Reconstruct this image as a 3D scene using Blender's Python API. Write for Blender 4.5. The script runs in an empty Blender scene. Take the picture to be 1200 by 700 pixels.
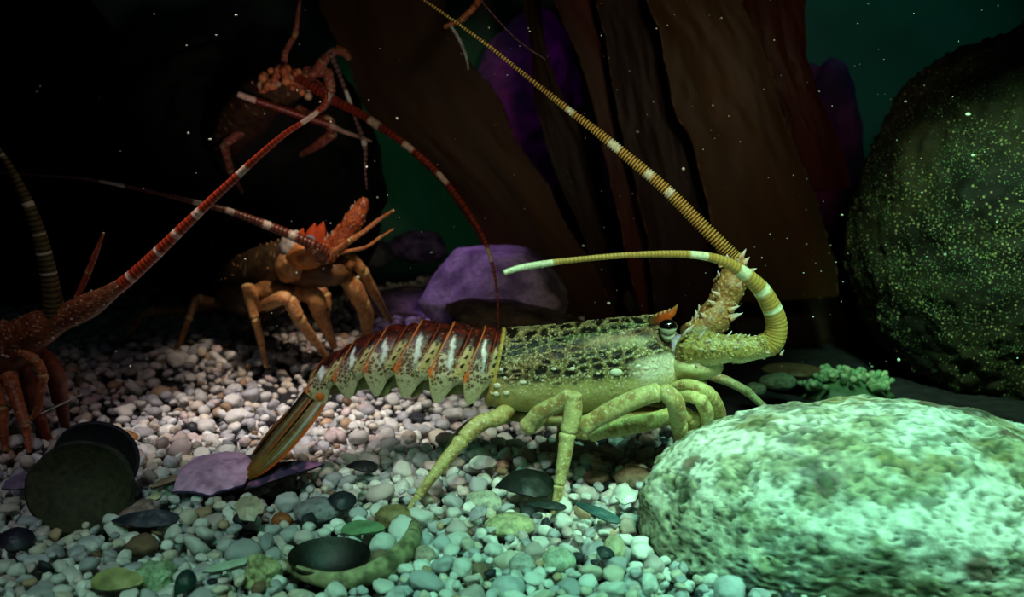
import bpy, bmesh, math, random
import numpy as np
from mathutils import Vector

S = bpy.context.scene
rng = np.random.RandomState(7)
random.seed(7)

# ------------------------------------------------------------------ camera
CAMH, HOR, FPX = 0.288, 180.0, 1200 * 35.0 / 36.0
TILT = math.atan((350 - HOR) / FPX)
cam_d = bpy.data.cameras.new('camera'); cam = bpy.data.objects.new('camera', cam_d)
S.collection.objects.link(cam); S.camera = cam
cam_d.lens = 35; cam_d.sensor_width = 36; cam_d.clip_start = 0.01
cam.location = (0, 0, CAMH); cam.rotation_euler = (math.pi / 2 - TILT, 0, 0)
cam_d.dof.use_dof = True; cam_d.dof.focus_distance = 0.86; cam_d.dof.aperture_fstop = 8.0

# ------------------------------------------------------------------ world, exposure
S.view_settings.view_transform = 'Standard'; S.view_settings.look = 'None'
S.view_settings.exposure = 0.0; S.view_settings.gamma = 1.0
S.view_settings.use_curve_mapping = False
W = bpy.data.worlds.new('water_dark'); S.world = W; W.use_nodes = True
W.node_tree.nodes['Background'].inputs[0].default_value = (0.25, 0.55, 0.5, 1)
W.node_tree.nodes['Background'].inputs[1].default_value = 0.006


# ------------------------------------------------------------------ tank lamps and added fill lights
def spot(name, loc, target, col, energy, angle=40, blend=0.7, size=0.04):
    d = bpy.data.lights.new(name, 'SPOT'); o = bpy.data.objects.new(name, d)
    S.collection.objects.link(o)
    o.location = loc
    o.rotation_euler = (Vector(target) - Vector(loc)).to_track_quat('-Z', 'Y').to_euler()
    d.color = col; d.energy = energy; d.spot_size = math.radians(angle); d.spot_blend = blend
    d.shadow_soft_size = size
    return o


spot('green_lamp', (0.46, 0.36, 0.95), (0.38, 0.72, 0.06), (0.38, 1.0, 0.64), 56, 42, 0.95)
spot('front_lamp', (0.22, 0.25, 0.85), (0.12, 0.87, 0.10), (0.86, 1.0, 0.68), 16, 30, 0.8)
spot('teal_front_lamp', (0.10, 0.30, 0.9), (0.08, 0.70, 0.0), (0.26, 1.0, 0.62), 23, 34, 1.0)
spot('warm_lamp', (-0.30, 0.86, 1.1), (-0.26, 1.11, 0.0), (1.0, 0.88, 0.80), 52, 24, 1.0)
spot('tail_lamp', (-0.16, 0.3, 0.8), (-0.12, 0.90, 0.06), (1.0, 0.94, 0.86), 8.5, 22, 1.0)
spot('grey_fill', (-0.30, 0.15, 0.8), (-0.20, 0.80, 0.0), (0.82, 0.92, 1.0), 5.5, 46, 1.0)  # added fill, not a tank lamp: lifts the black shells and nearby gravel
spot('low_green_lamp', (-0.2, 0.15, 0.5), (-0.15, 0.60, 0.0), (0.3, 1.0, 0.55), 4.5, 46, 1.0)
spot('amber_lamp', (0.0, 0.8, 0.95), (-0.27, 1.34, 0.13), (1.0, 0.80, 0.62), 27, 19, 0.9)
spot('red_lamp', (-0.15, 0.5, 0.9), (-0.42, 1.0, 0.17), (1.0, 0.66, 0.54), 2.8, 26, 1.0)
spot('high_amber_fill', (0.0, 0.55, 0.22), (-0.36, 1.5, 0.36), (1.0, 0.80, 0.72), 8, 17, 1.0)  # low fill added to brighten the clinging lobster, no tank lamp there
spot('violet_lamp', (-0.36, 1.62, 0.34), (-0.07, 1.76, 0.05), (0.72, 0.56, 1.0), 0.9, 52, 0.9)
spot('violet_top_lamp', (-0.16, 1.80, 0.62), (-0.09, 1.74, 0.06), (0.55, 0.25, 1.0), 5, 30, 0.9)
spot('back_violet_lamp', (0.1, 2.2, 1.0), (0.08, 2.75, 0.35), (0.5, 0.12, 1.0), 1.7, 40, 1.0)
spot('blue_lamp', (-0.5, 0.8, 0.9), (-0.45, 1.1, 0.0), (0.45, 0.55, 1.0), 0.5, 55, 1.0)
spot('backwall_lamp', (0.9, 2.2, 1.4), (1.15, 2.9, 0.55), (0.05, 1.0, 0.65), 6, 60, 1.0)
spot('left_backwall_lamp', (-0.3, 2.2, 1.2), (-0.28, 3.0, 0.2), (0.15, 1.0, 0.35), 6, 50, 1.0)
spot('kelp_lamp', (0.15, 0.15, 0.45), (0.16, 1.5, 0.40), (1.0, 0.86, 0.55), 12, 46, 1.0)
spot('boulder_lamp', (0.30, 0.55, 0.70), (0.56, 1.15, 0.18), (0.5, 1.0, 0.55), 34, 30, 1.0)
spot('coral_fill', (0.32, 0.9, 0.6), (0.42, 1.26, 0.02), (0.5, 1.0, 0.65), 7.0, 20, 1.0)  # narrow fill added only to brighten the coral clump


# ------------------------------------------------------------------ helpers
def ray(px, py):
    x, y = (px - 600) / FPX, (350 - py) / FPX
    return np.array([x, math.cos(TILT) + y * math.sin(TILT), -math.sin(TILT) + y * math.cos(TILT)])


def P(px, py, Y):                       # the point of the place seen at (px, py), Y metres into the tank
    d = ray(px, py); return np.array([0, 0, CAMH]) + d * (Y / d[1])


def G(px, py, z=0.0):                   # the point at height z seen at (px, py)
    d = ray(px, py); return np.array([0, 0, CAMH]) + d * ((z - CAMH) / d[2])


def proj(p):
    p = np.atleast_2d(p); q = p - np.array([0, 0, CAMH])
    z = q[:, 1] * math.cos(TILT) - q[:, 2] * math.sin(TILT)
    y = q[:, 1] * math.sin(TILT) + q[:, 2] * math.cos(TILT)
    return np.stack([600 + FPX * q[:, 0] / z, 350 - FPX * y / z, z], 1)


def c(r, g, b):
    v = np.array([r, g, b]) / 255.0
    return np.where(v < 0.04045, v / 12.92, ((v + 0.055) / 1.055) ** 2.4)


def h3(ix, iy, iz, s=0):
    n = (ix.astype(np.int64) * 374761393 + iy.astype(np.int64) * 668265263 + iz.astype(np.int64) * 2147483647 + s * 974634777) & 0xffffffff
    n = ((n ^ (n >> 13)) * 1274126177) & 0xffffffff
    n = ((n ^ (n >> 16)) * 2246822519) & 0xffffffff
    return ((n ^ (n >> 15)) & 0xffffff) / float(0xffffff)


def noise(p, s=0):
    i = np.floor(p); f = p - i; f = f * f * (3 - 2 * f)
    x, y, z = i[..., 0], i[..., 1], i[..., 2]; fx, fy, fz = f[..., 0], f[..., 1], f[..., 2]
    r = 0
    for a in (0, 1):
        for b in (0, 1):
            for d in (0, 1):
                r = r + h3(x + a, y + b, z + d, s) * (fx if a else 1 - fx) * (fy if b else 1 - fy) * (fz if d else 1 - fz)
    return r * 2 - 1


def fbm(p, o=4, s=0):
    r, a, t = 0, 1.0, 0
    for k in range(o):
        r = r + a * noise(p * 2 ** k + 17.3 * k, s + k); t += a; a *= 0.5
    return r / t


def worley(p, s=0, j=0.9):              # F1, F2, random id of the nearest cell
    i = np.floor(p); f1 = np.full(p.shape[:-1], 9.0); f2 = f1.copy(); cid = f1 * 0
    for a in (-1, 0, 1):
        for b in (-1, 0, 1):
            for d in (-1, 0, 1):
                x, y, z = i[..., 0] + a, i[..., 1] + b, i[..., 2] + d
                q = np.stack([x + 0.5 + j * (h3(x, y, z, s) - 0.5), y + 0.5 + j * (h3(x, y, z, s + 1) - 0.5),
                              z + 0.5 + j * (h3(x, y, z, s + 2) - 0.5)], -1)
                dd = np.linalg.norm(p - q, axis=-1); n = dd < f1
                f2 = np.where(n, f1, np.minimum(f2, dd)); f1 = np.where(n, dd, f1)
                cid = np.where(n, h3(x, y, z, s + 3), cid)
    return f1, f2, cid


def ss(a, b, x): t = np.clip((x - a) / (b - a + 1e-12), 0, 1); return t * t * (3 - 2 * t)


def mix(a, b, t):
    t = np.asarray(t)[..., None]; return a * (1 - t) + b * t


def cat(pts, n):                        # Catmull-Rom through any-dimensional points
    p = np.asarray(pts, float)
    if len(p) == 2:
        t = np.linspace(0, 1, n)[:, None]; return p[0] * (1 - t) + p[1] * t
    q = np.vstack([2 * p[0] - p[1], p, 2 * p[-1] - p[-2]])
    seg = np.linalg.norm(np.diff(p[:, :2] if p.shape[1] > 2 else p, axis=0), axis=1); seg = np.maximum(seg, 1e-9)
    cum = np.r_[0, np.cumsum(seg)]; u = np.linspace(0, cum[-1], n)
    k = np.clip(np.searchsorted(cum, u, 'right') - 1, 0, len(seg) - 1); t = ((u - cum[k]) / seg[k])[:, None]
    a, b, d, e = q[k], q[k + 1], q[k + 2], q[k + 3]
    return 0.5 * (2 * b + (d - a) * t + (2 * a - 5 * b + 4 * d - e) * t * t + (3 * b - a - 3 * d + e) * t ** 3)


class Geo:
    def __init__(s): s.v, s.c, s.f4, s.f3, s.n = [], [], [], [], 0

    def add(s, V, C, q=None, t=None):
        V = np.asarray(V, float).reshape(-1, 3); C = np.broadcast_to(np.asarray(C, float), V.shape) if np.ndim(C) == 1 else np.asarray(C).reshape(-1, 3)
        s.v.append(V); s.c.append(C)
        if q is not None and len(q): s.f4.append(np.asarray(q) + s.n)
        if t is not None and len(t): s.f3.append(np.asarray(t) + s.n)
        s.n += len(V)

    def grid(s, A, C, closed=False, caps=(False, False)):
        nu, nv = A.shape[:2]; idx = np.arange(nu * nv).reshape(nu, nv)
        j = np.arange(nv if closed else nv - 1); k = (j + 1) % nv
        q = np.stack([idx[:-1][:, j], idx[:-1][:, k], idx[1:][:, k], idx[1:][:, j]], -1).reshape(-1, 4)
        C = np.broadcast_to(C, A.shape) if np.ndim(C) == 1 else C
        V = A.reshape(-1, 3); CC = np.asarray(C).reshape(-1, 3); t = []
        for e, on in enumerate(caps):
            if on:
                r = idx[0] if e == 0 else idx[-1]
                V = np.vstack([V, V[r].mean(0)]); CC = np.vstack([CC, CC[r].mean(0)]); m = len(V) - 1
                a, b = r[j], r[k]
                t.append(np.stack([np.full(len(j), m), b, a] if e == 0 else [np.full(len(j), m), a, b], -1))
        s.add(V, CC, q, np.vstack(t) if t else None)

    def build(s, name, mat, parent=None, link=True):
        V = np.vstack(s.v); C = np.vstack(s.c)
        f4 = np.vstack(s.f4) if s.f4 else np.zeros((0, 4), int); f3 = np.vstack(s.f3) if s.f3 else np.zeros((0, 3), int)
        me = bpy.data.meshes.new(name)
        me.vertices.add(len(V)); me.vertices.foreach_set('co', V.astype(np.float32).ravel())
        lp = np.r_[f4.ravel(), f3.ravel()]
        me.loops.add(len(lp)); me.loops.foreach_set('vertex_index', lp.astype(np.int32))
        st = np.r_[np.arange(len(f4)) * 4, len(f4) * 4 + np.arange(len(f3)) * 3].astype(np.int32)
        me.polygons.add(len(st)); me.polygons.foreach_set('loop_start', st)
        me.polygons.foreach_set('loop_total', np.r_[np.full(len(f4), 4), np.full(len(f3), 3)].astype(np.int32))
        me.polygons.foreach_set('use_smooth', np.ones(len(st), bool))
        at = me.color_attributes.new('Col', 'FLOAT_COLOR', 'POINT')
        at.data.foreach_set('color', np.c_[C, np.ones(len(C))].astype(np.float32).ravel())
        me.update(calc_edges=True); me.validate()
        me.materials.append(mat)
        o = bpy.data.objects.new(name, me)
        if link: S.collection.objects.link(o)
        if parent: o.parent = parent
        return o


def tag(o, label=None, cat_=None, group=None, kind=None):
    if label: o['label'] = label
    if cat_: o['category'] = cat_
    if group: o['group'] = group
    if kind: o['kind'] = kind
    return o


def empty(name, loc=(0, 0, 0)):
    o = bpy.data.objects.new(name, None); S.collection.objects.link(o); o.location = loc; o.empty_display_size = 0.02
    return o


def adopt(o, root):                     # keep the world place under a root that has a location
    o.parent = root; o.matrix_parent_inverse = root_inv(root)
    return o


def root_inv(root):
    from mathutils import Matrix
    return Matrix.Translation(root.location).inverted()


# ------------------------------------------------------------------ materials
def mat(name, src='attr', color=(0.5, 0.5, 0.5), rough=0.5, spec=0.4, bump=0.0, bscale=300, var=0.0, vscale=80, coat=0.0, sss=0.0, trans=0.0):
    m = bpy.data.materials.new(name); m.use_nodes = True; nt = m.node_tree; N, L = nt.nodes, nt.links
    b = N['Principled BSDF']; b.inputs['Roughness'].default_value = rough; b.inputs['Specular IOR Level'].default_value = spec
    b.inputs['Coat Weight'].default_value = coat
    if sss:
        b.inputs['Subsurface Weight'].default_value = sss; b.inputs['Subsurface Scale'].default_value = 0.006
        b.inputs['Subsurface Radius'].default_value = (1, 0.8, 0.5)
    if src == 'attr':
        a = N.new('ShaderNodeAttribute'); a.attribute_name = 'Col'; out = a.outputs['Color']
    elif src == 'object':
        a = N.new('ShaderNodeObjectInfo'); out = a.outputs['Color']
    else:
        a = N.new('ShaderNodeRGB'); a.outputs[0].default_value = (*color, 1); out = a.outputs[0]
    tc = N.new('ShaderNodeTexCoord')
    if var:
        n = N.new('ShaderNodeTexNoise'); n.inputs['Scale'].default_value = vscale; n.inputs['Detail'].default_value = 6
        L.new(tc.outputs['Object'], n.inputs['Vector'])
        r = N.new('ShaderNodeMapRange'); r.inputs['From Min'].default_value = 0.3; r.inputs['From Max'].default_value = 0.7
        r.inputs['To Min'].default_value = 1 - var; r.inputs['To Max'].default_value = 1 + var * 0.5
        L.new(n.outputs['Fac'], r.inputs['Value'])
        x = N.new('ShaderNodeMix'); x.data_type = 'RGBA'; x.blend_type = 'MULTIPLY'; x.inputs['Factor'].default_value = 1
        L.new(out, x.inputs[6]); L.new(r.outputs[0], x.inputs[7]); out = x.outputs[2]
    L.new(out, b.inputs['Base Color'])
    if bump:
        n = N.new('ShaderNodeTexNoise'); n.inputs['Scale'].default_value = bscale; n.inputs['Detail'].default_value = 5
        L.new(tc.outputs['Object'], n.inputs['Vector'])
        bp = N.new('ShaderNodeBump'); bp.inputs['Strength'].default_value = bump; bp.inputs['Distance'].default_value = 0.001
        L.new(n.outputs['Fac'], bp.inputs['Height']); L.new(bp.outputs[0], b.inputs['Normal'])
    if trans:
        t = N.new('ShaderNodeBsdfTranslucent'); L.new(out, t.inputs['Color'])
        ms = N.new('ShaderNodeMixShader'); ms.inputs[0].default_value = trans
        L.new(b.outputs[0], ms.inputs[1]); L.new(t.outputs[0], ms.inputs[2]); L.new(ms.outputs[0], N['Material Output'].inputs[0])
    return m


M = dict(
    shell=mat('lobster_shell', rough=0.45, spec=0.45, bump=0.3, bscale=900, var=0.25, vscale=500, coat=0.0),
    antenna=mat('antenna_shell', rough=0.35, spec=0.5, bump=0.1, bscale=900, var=0.15, vscale=500),
    eye=mat('eye_shell', rough=0.06, spec=0.8, coat=1.0),
    pebble=mat('pebble_stone', src='object', rough=0.5, spec=0.35, bump=0.25, bscale=260, var=0.35, vscale=110, sss=0.12),
    gravel=mat('gravel_stone', rough=0.5, spec=0.35, bump=0.25, bscale=260, var=0.35, vscale=110),
    rock=mat('rock_surface', rough=0.8, spec=0.25, bump=1.0, bscale=260, var=0.35, vscale=160),
    moss=mat('mossy_rock', rough=0.75, spec=0.3, bump=0.8, bscale=300, var=0.4, vscale=200),
    seashell=mat('seashell', rough=0.4, spec=0.5, bump=0.4, bscale=220, var=0.35, vscale=90),
    darkshell=mat('dark_shell', rough=0.5, spec=0.5, bump=0.3, bscale=260, var=0.4, vscale=90),
    kelp=mat('kelp_blade', rough=0.5, spec=0.2, bump=0.06, bscale=60, var=0.2, vscale=5, trans=0.3),
    sand=mat('tank_sand', src='rgb', color=(0.035, 0.035, 0.04), rough=0.9, spec=0.2, bump=1.0, bscale=200, var=0.5, vscale=60),
    wall=mat('tank_wall', src='rgb', color=(0.10, 0.16, 0.15), rough=0.9, spec=0.1, bump=0.3, bscale=8, var=0.4, vscale=3),
    speck=mat('floating_speck', rough=0.8),
    coral=mat('coral_polyp', rough=0.5, spec=0.4, bump=0.3, bscale=300, var=0.3, vscale=90, sss=0.2),
)


def grains(m, scales, bump):
    """bright grit scattered over a dark surface"""
    nt = m.node_tree; N, L = nt.nodes, nt.links; b = N['Principled BSDF']; out = b.inputs['Base Color'].links[0].from_socket; tc = N.new('ShaderNodeTexCoord'); hs = []
    for sc, thr, lo, ca, cb in scales:
        v = N.new('ShaderNodeTexVoronoi'); v.inputs['Scale'].default_value = sc; L.new(tc.outputs['Object'], v.inputs['Vector'])
        r = N.new('ShaderNodeMapRange'); r.inputs['From Min'].default_value = thr; r.inputs['From Max'].default_value = thr * .6; L.new(v.outputs['Distance'], r.inputs['Value'])
        sp = N.new('ShaderNodeSeparateColor'); L.new(v.outputs['Color'], sp.inputs[0])
        g = N.new('ShaderNodeMath'); g.operation = 'GREATER_THAN'; L.new(sp.outputs[0], g.inputs[0])
        pn = N.new('ShaderNodeTexNoise'); pn.inputs['Scale'].default_value = 13 if sc < 300 else 19; pn.inputs['Detail'].default_value = 4; L.new(tc.outputs['Object'], pn.inputs['Vector'])
        pr = N.new('ShaderNodeMapRange'); pr.inputs['From Min'].default_value = .38; pr.inputs['From Max'].default_value = .62; pr.inputs['To Min'].default_value = lo + .38; pr.inputs['To Max'].default_value = lo - .35
        L.new(pn.outputs['Fac'], pr.inputs['Value']); L.new(pr.outputs[0], g.inputs[1])
        q = N.new('ShaderNodeMath'); q.operation = 'MULTIPLY'; L.new(r.outputs[0], q.inputs[0]); L.new(g.outputs[0], q.inputs[1]); hs.append(q)
        cr = N.new('ShaderNodeMix'); cr.data_type = 'RGBA'; cr.inputs[6].default_value = (*ca, 1); cr.inputs[7].default_value = (*cb, 1); L.new(sp.outputs[1], cr.inputs['Factor'])
        x = N.new('ShaderNodeMix'); x.data_type = 'RGBA'; L.new(q.outputs[0], x.inputs['Factor']); L.new(out, x.inputs[6]); L.new(cr.outputs[2], x.inputs[7]); out = x.outputs[2]
    L.new(out, b.inputs['Base Color'])
    a = N.new('ShaderNodeMath'); a.operation = 'ADD'; L.new(hs[0].outputs[0], a.inputs[0]); L.new(hs[1].outputs[0], a.inputs[1])
    bp = N.new('ShaderNodeBump'); bp.inputs['Strength'].default_value = bump; bp.inputs['Distance'].default_value = .003
    L.new(a.outputs[0], bp.inputs['Height']); L.new(b.inputs['Normal'].links[0].from_socket, bp.inputs['Normal']); L.new(bp.outputs[0], b.inputs['Normal'])


M['boulder'] = mat('mossy_boulder_surface', rough=0.75, spec=0.3, bump=0.8, bscale=120, var=0.6, vscale=22)
grains(M['boulder'], [(240, .42, .62, c(90, 100, 50), c(226, 220, 150)), (420, .40, .60, c(50, 110, 60), c(180, 220, 150))], 1.0)

# ------------------------------------------------------------------ shape builders
def frames(path):
    T = np.gradient(path, axis=0); T /= np.linalg.norm(T, axis=1)[:, None] + 1e-12
    up = np.array([0, 1.0, 0]);
    if abs(T[0] @ up) > 0.9: up = np.array([1.0, 0, 0])
    A = np.zeros_like(path); B = A.copy(); a = up - T[0] * (T[0] @ up); a /= np.linalg.norm(a)
    for i in range(len(path)):
        a = a - T[i] * (T[i] @ a); a /= np.linalg.norm(a) + 1e-12; A[i] = a; B[i] = np.cross(T[i], a)
    return T, A, B


def tube(g, path, rad, col, seg=12, caps=(True, True), flat=1.0, ring=None):
    """path (n,3), rad (n,), col (3,) or function(t 0..1, angle, position) -> colours; flat squashes the depth radius."""
    n = len(path); T, A, B = frames(path); th = np.linspace(0, 2 * math.pi, seg, endpoint=False)
    r = rad[:, None]
    V = path[:, None] + A[:, None] * (np.cos(th)[None, :, None] * (r * flat)[..., None]) + B[:, None] * (np.sin(th)[None, :, None] * r[..., None])
    t = np.repeat(np.linspace(0, 1, n)[:, None], seg, 1); a = np.repeat(th[None], n, 0)
    C = col(t, a, V) if callable(col) else np.broadcast_to(col, V.shape)
    g.grid(V, C, True, caps)
    return V


def pix(pts, n):                        # [(px, py, Y, r_px)] -> path, radius in metres
    q = cat(pts, n); path = np.array([P(a[0], a[1], a[2]) for a in q]); return path, np.maximum(q[:, 3], 0.15) * q[:, 2] / FPX


def cone(g, p, d, L, r, col, tip=None, seg=7):
    d = np.asarray(d, float); d = d / (np.linalg.norm(d) + 1e-12); k = 5; t = np.linspace(0, 1, k)
    path = p + d * (t * L)[:, None]; rad = r * (1 - t) ** 0.8 + 1e-5
    tip = col if tip is None else tip
    tube(g, path, rad, lambda T_, a, V: mix(np.asarray(col), np.asarray(tip), T_ ** 0.7), seg, (False, True))


def blob(g, cen, rad, col, nu=16, nv=24, bump=0.0, seed=0, bs=3.0, R=None):
    u = np.linspace(0.001, math.pi - 0.001, nu); v = np.linspace(0, 2 * math.pi, nv, endpoint=False)
    D = np.stack([np.sin(u)[:, None] * np.cos(v), np.sin(u)[:, None] * np.sin(v), np.cos(u)[:, None] * np.ones(nv)], -1)
    k = 1 + bump * fbm(D * bs + seed * 3.7, 3, seed)[..., None]
    V = D * k * np.asarray(rad)
    if R is not None: V = V @ R.T
    g.grid(V + cen, col(D, V) if callable(col) else np.asarray(col), True, (True, True))


def rotm(rx, ry, rz):
    from mathutils import Euler
    return np.array(Euler((rx, ry, rz)).to_matrix())


def ico(n):
    bm = bmesh.new(); bmesh.ops.create_icosphere(bm, subdivisions=n, radius=1)
    V = np.array([v.co for v in bm.verts]); F = np.array([[v.index for v in f.verts] for f in bm.faces]); bm.free(); return V, F


ICO = {n: ico(n) for n in (2, 3, 5, 6, 7)}

# ================================================================== THE TANK
ZB = -0.026                             # sand level; the tops of the pebbles come to about z = 0


def ground(x, y): return ZB + 0.004 * noise(np.stack([np.asarray(x) * 4, np.asarray(y) * 4, np.asarray(x) * 0], -1), 50)


gx, gy = np.meshgrid(np.linspace(-2.6, 2.6, 130), np.linspace(0.35, 3.1, 80), indexing='ij')
g = Geo(); g.grid(np.stack([gx, gy, ground(gx, gy)], -1), c(60, 60, 62)); tag(g.build('floor', M['sand']), kind='structure')


def wall(name, a, b, th=0.06, z0=-.1, z1=1.5):
    a, b = np.array([*a, 0.0]), np.array([*b, 0.0]); d = (b - a) / np.linalg.norm(b - a); n = np.array([-d[1], d[0], 0]) * th
    ring = [a, b, b + n, a + n]; V = np.array([[p + [0, 0, z] for p in ring] for z in (z0, z1)])
    g = Geo(); g.grid(V, c(90, 110, 105), True, (True, True)); o = g.build(name, M['wall']); tag(o, kind='structure')
    o.data.polygons.foreach_set('use_smooth', np.zeros(len(o.data.polygons), bool)); return o


wall('wall_back', (-2.6, 3.1), (2.6, 3.1)); wall('wall_left', (-2.6, 0.35), (-2.6, 3.1)); wall('wall_right', (2.6, 3.1), (2.6, 0.35))

ROCKS = []                              # footprints the pebbles keep clear of


def rock(name, cen, rad, colf, label, category='rock', m='rock', n=6, seed=0, rough=.10, fine=.02, fs=14.0, bs=1.3, R=None, flatp=1.0, footprint=True, group=None, shape=None):
    V0, F = ICO[n]; D = V0.copy(); D = np.sign(D) * np.abs(D) ** flatp; D /= np.linalg.norm(D, axis=1)[:, None] ** 0.6
    rad = np.asarray(rad, float)
    k = 1 + rough * fbm(D * bs + seed * 7.1, 3, seed)
    V = D * k[:, None] * rad
    if shape is not None: V = shape(V, D)
    mr = rad.mean(); nn = D / rad; nn /= np.linalg.norm(nn, axis=1)[:, None]
    f = fbm(V / mr * fs * .25, 5, seed + 3)
    V = V + nn * (f * fine * mr)[:, None]
    C, dz = colf(V / mr, D, f)
    V = V + nn * (np.broadcast_to(dz, (len(V),)) * mr)[:, None]
    if R is not None: V = V @ R.T
    g = Geo(); g.add(V, C, t=F); o = g.build(name, M[m]); o.location = cen; tag(o, label, category, group)
    if footprint: ROCKS.append((cen[0], cen[1], cen[2], rad * 1.0, R))
    return o


def pale_col(p, D, f):
    n1, n2, n3 = fbm(p * 2.2, 4, 5), fbm(p * np.array([11, 11, 20]), 4, 6), fbm(p * np.array([6, 6, 15]), 4, 7)
    w = p + .10 * n2[:, None] + .12 * n1[:, None]
    f1, f2, cid = worley(w * np.array([15, 15, 32]), 8); h1, h2, hid = worley(w * np.array([30, 30, 48]), 18)
    right = ss(-0.1, 0.9, p[:, 0])
    C = mix(np.broadcast_to(c(232, 234, 222), p.shape), c(196, 198, 170), ss(-.1, .4, n1))
    C = mix(C, c(150, 152, 110), ss(.05, .30, n3 + .10 * right) * .7)
    C = mix(C, c(140, 126, 66), ss(.14, .32, fbm(p * 3.8, 5, 15) + .24 * right - .14) * .75)
    C = mix(C, c(96, 56, 38), ss(.27, .38, fbm(p * 5.2, 4, 16) + .24 * right - .14) * .85)
    C = mix(C, c(84, 60, 72), np.exp(-(((D[:, 0] + .42) / .10) ** 2 + ((D[:, 2] - .80) / .22) ** 2)) * ss(-.3, .1, n2) * .8)
    pit = ss(.44, .28, f1) * (cid > .50 - .15 * right) + .8 * ss(.40, .25, h1) * (hid > .62)
    crack = ss(.10, .02, f2 - f1) * ss(.0, .3, n3 + .1)
    C = mix(C, c(52, 66, 50), np.clip(pit * .85 + crack * .75, 0, .92)); C = mix(C, c(40, 52, 36), ss(.16, .42, n2) * .7); C = mix(C, c(96, 112, 80), ss(.15, .3, fbm(p * np.array([26, 26, 44]), 3, 77)) * .6)
    return C, .012 * n3 - .016 * pit - .010 * crack + .010 * n2


cs_ = P(1058, 600, 0.74)
rock('pale_stone', (cs_[0] + .004, 0.742, 0.004), (.210, .148, .088), pale_col, 'large pale weathered stone with pitted crust, lying in front of the big lobster', 'stone', n=7, seed=3, rough=.10, fine=.05, fs=22,
     R=rotm(math.radians(4), math.radians(2), math.radians(-4)))


def moss_col(p, D, f):
    n1, n2 = fbm(p * 2.0, 4, 25), fbm(p * 14, 3, 26); f1, f2, cid = worley(p * 20, 27); g1, g2, gid = worley(p * 34, 28)
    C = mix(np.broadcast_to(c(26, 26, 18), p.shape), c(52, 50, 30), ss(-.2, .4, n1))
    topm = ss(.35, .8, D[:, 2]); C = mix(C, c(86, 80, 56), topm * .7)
    C = mix(C, c(12, 14, 10), ss(0, .3, fbm(p * 5, 4, 29)) * .7)
    return C, .020 * (1 - ss(0, .5, f1)) * (cid > .3) + .010 * (1 - ss(0, .5, g1)) + .03 * n2


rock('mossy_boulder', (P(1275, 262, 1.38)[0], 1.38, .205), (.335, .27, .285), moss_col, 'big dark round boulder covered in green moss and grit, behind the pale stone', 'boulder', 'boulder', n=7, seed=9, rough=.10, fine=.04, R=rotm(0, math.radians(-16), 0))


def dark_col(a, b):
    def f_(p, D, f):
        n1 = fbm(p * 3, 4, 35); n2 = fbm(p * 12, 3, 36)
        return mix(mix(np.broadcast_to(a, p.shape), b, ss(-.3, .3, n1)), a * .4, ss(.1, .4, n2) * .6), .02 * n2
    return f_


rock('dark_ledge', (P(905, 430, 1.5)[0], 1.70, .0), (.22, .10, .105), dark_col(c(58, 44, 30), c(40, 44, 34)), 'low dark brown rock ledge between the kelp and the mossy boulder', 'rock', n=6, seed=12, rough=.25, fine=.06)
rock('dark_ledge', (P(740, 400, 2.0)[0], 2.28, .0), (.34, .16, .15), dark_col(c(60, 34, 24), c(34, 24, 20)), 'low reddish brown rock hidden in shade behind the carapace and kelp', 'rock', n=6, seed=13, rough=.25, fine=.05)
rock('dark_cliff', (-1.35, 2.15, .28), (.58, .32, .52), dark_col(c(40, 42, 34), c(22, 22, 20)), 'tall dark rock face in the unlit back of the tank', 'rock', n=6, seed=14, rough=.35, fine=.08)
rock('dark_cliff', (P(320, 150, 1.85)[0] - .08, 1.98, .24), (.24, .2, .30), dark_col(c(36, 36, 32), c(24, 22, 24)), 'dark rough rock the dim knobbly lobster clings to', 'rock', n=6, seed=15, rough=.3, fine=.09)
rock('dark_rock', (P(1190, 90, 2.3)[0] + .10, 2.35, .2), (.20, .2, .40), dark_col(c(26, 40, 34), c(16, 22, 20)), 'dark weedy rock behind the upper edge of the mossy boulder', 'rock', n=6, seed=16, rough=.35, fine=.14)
vi = lambda a, b: dark_col(c(*a), c(*b))


def facets(V, D):
    m = np.abs(V).max(0); U = V / m
    for n_, d_ in (((-.55, -.6, .58), .62), ((.35, -.75, .55), .66), ((-.9, -.1, .4), .78), ((.8, -.2, .5), .72), ((0, -.2, 1), .78)):
        n_ = np.array(n_); n_ = n_ / np.linalg.norm(n_); s = U @ n_ - d_; U = U - np.clip(s, 0, 1)[:, None] * n_ * .97
    return U * m


pr = P(580, 345, 1.72)
rock('angular_rock', (pr[0], 1.74, .045), (.135, .10, .090), vi((168, 156, 164), (104, 94, 104)), 'angular rock lit violet, standing behind the segmented tail of the big lobster', 'rock', n=5, seed=21, rough=.12, fine=.03, shape=facets)
rock('flat_rock', (P(612, 372, 1.60)[0], 1.60, .010), (.125, .07, .036), vi((110, 96, 84), (70, 62, 56)), 'low grey brown slab leaning in front of the violet rock', 'rock', n=5, seed=22, rough=.25, fine=.06, R=rotm(0, math.radians(12), 0))
rock('flat_rock', (P(478, 368, 1.9)[0], 1.92, -.01), (.12, .12, .035), vi((176, 150, 168), (120, 100, 124)), 'rounded pinkish rock between the forward facing lobster and the violet rock', 'rock', n=5, seed=23, rough=.25, fine=.10)
rock('small_rock', (P(415, 312, 2.25)[0], 2.25, .06), (.085, .06, .045), vi((120, 124, 130), (80, 84, 92)), 'dim grey rock behind the raised leg of the forward facing lobster', 'rock', n=5, seed=24, rough=.25, fine=.06)
rock('small_rock', (P(482, 312, 2.3)[0], 2.45, .06), (.075, .05, .04), vi((150, 130, 190), (90, 80, 130)), 'small violet lit rock in the dark gap left of the kelp', 'rock', n=5, seed=25, rough=.25, fine=.06)
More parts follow.
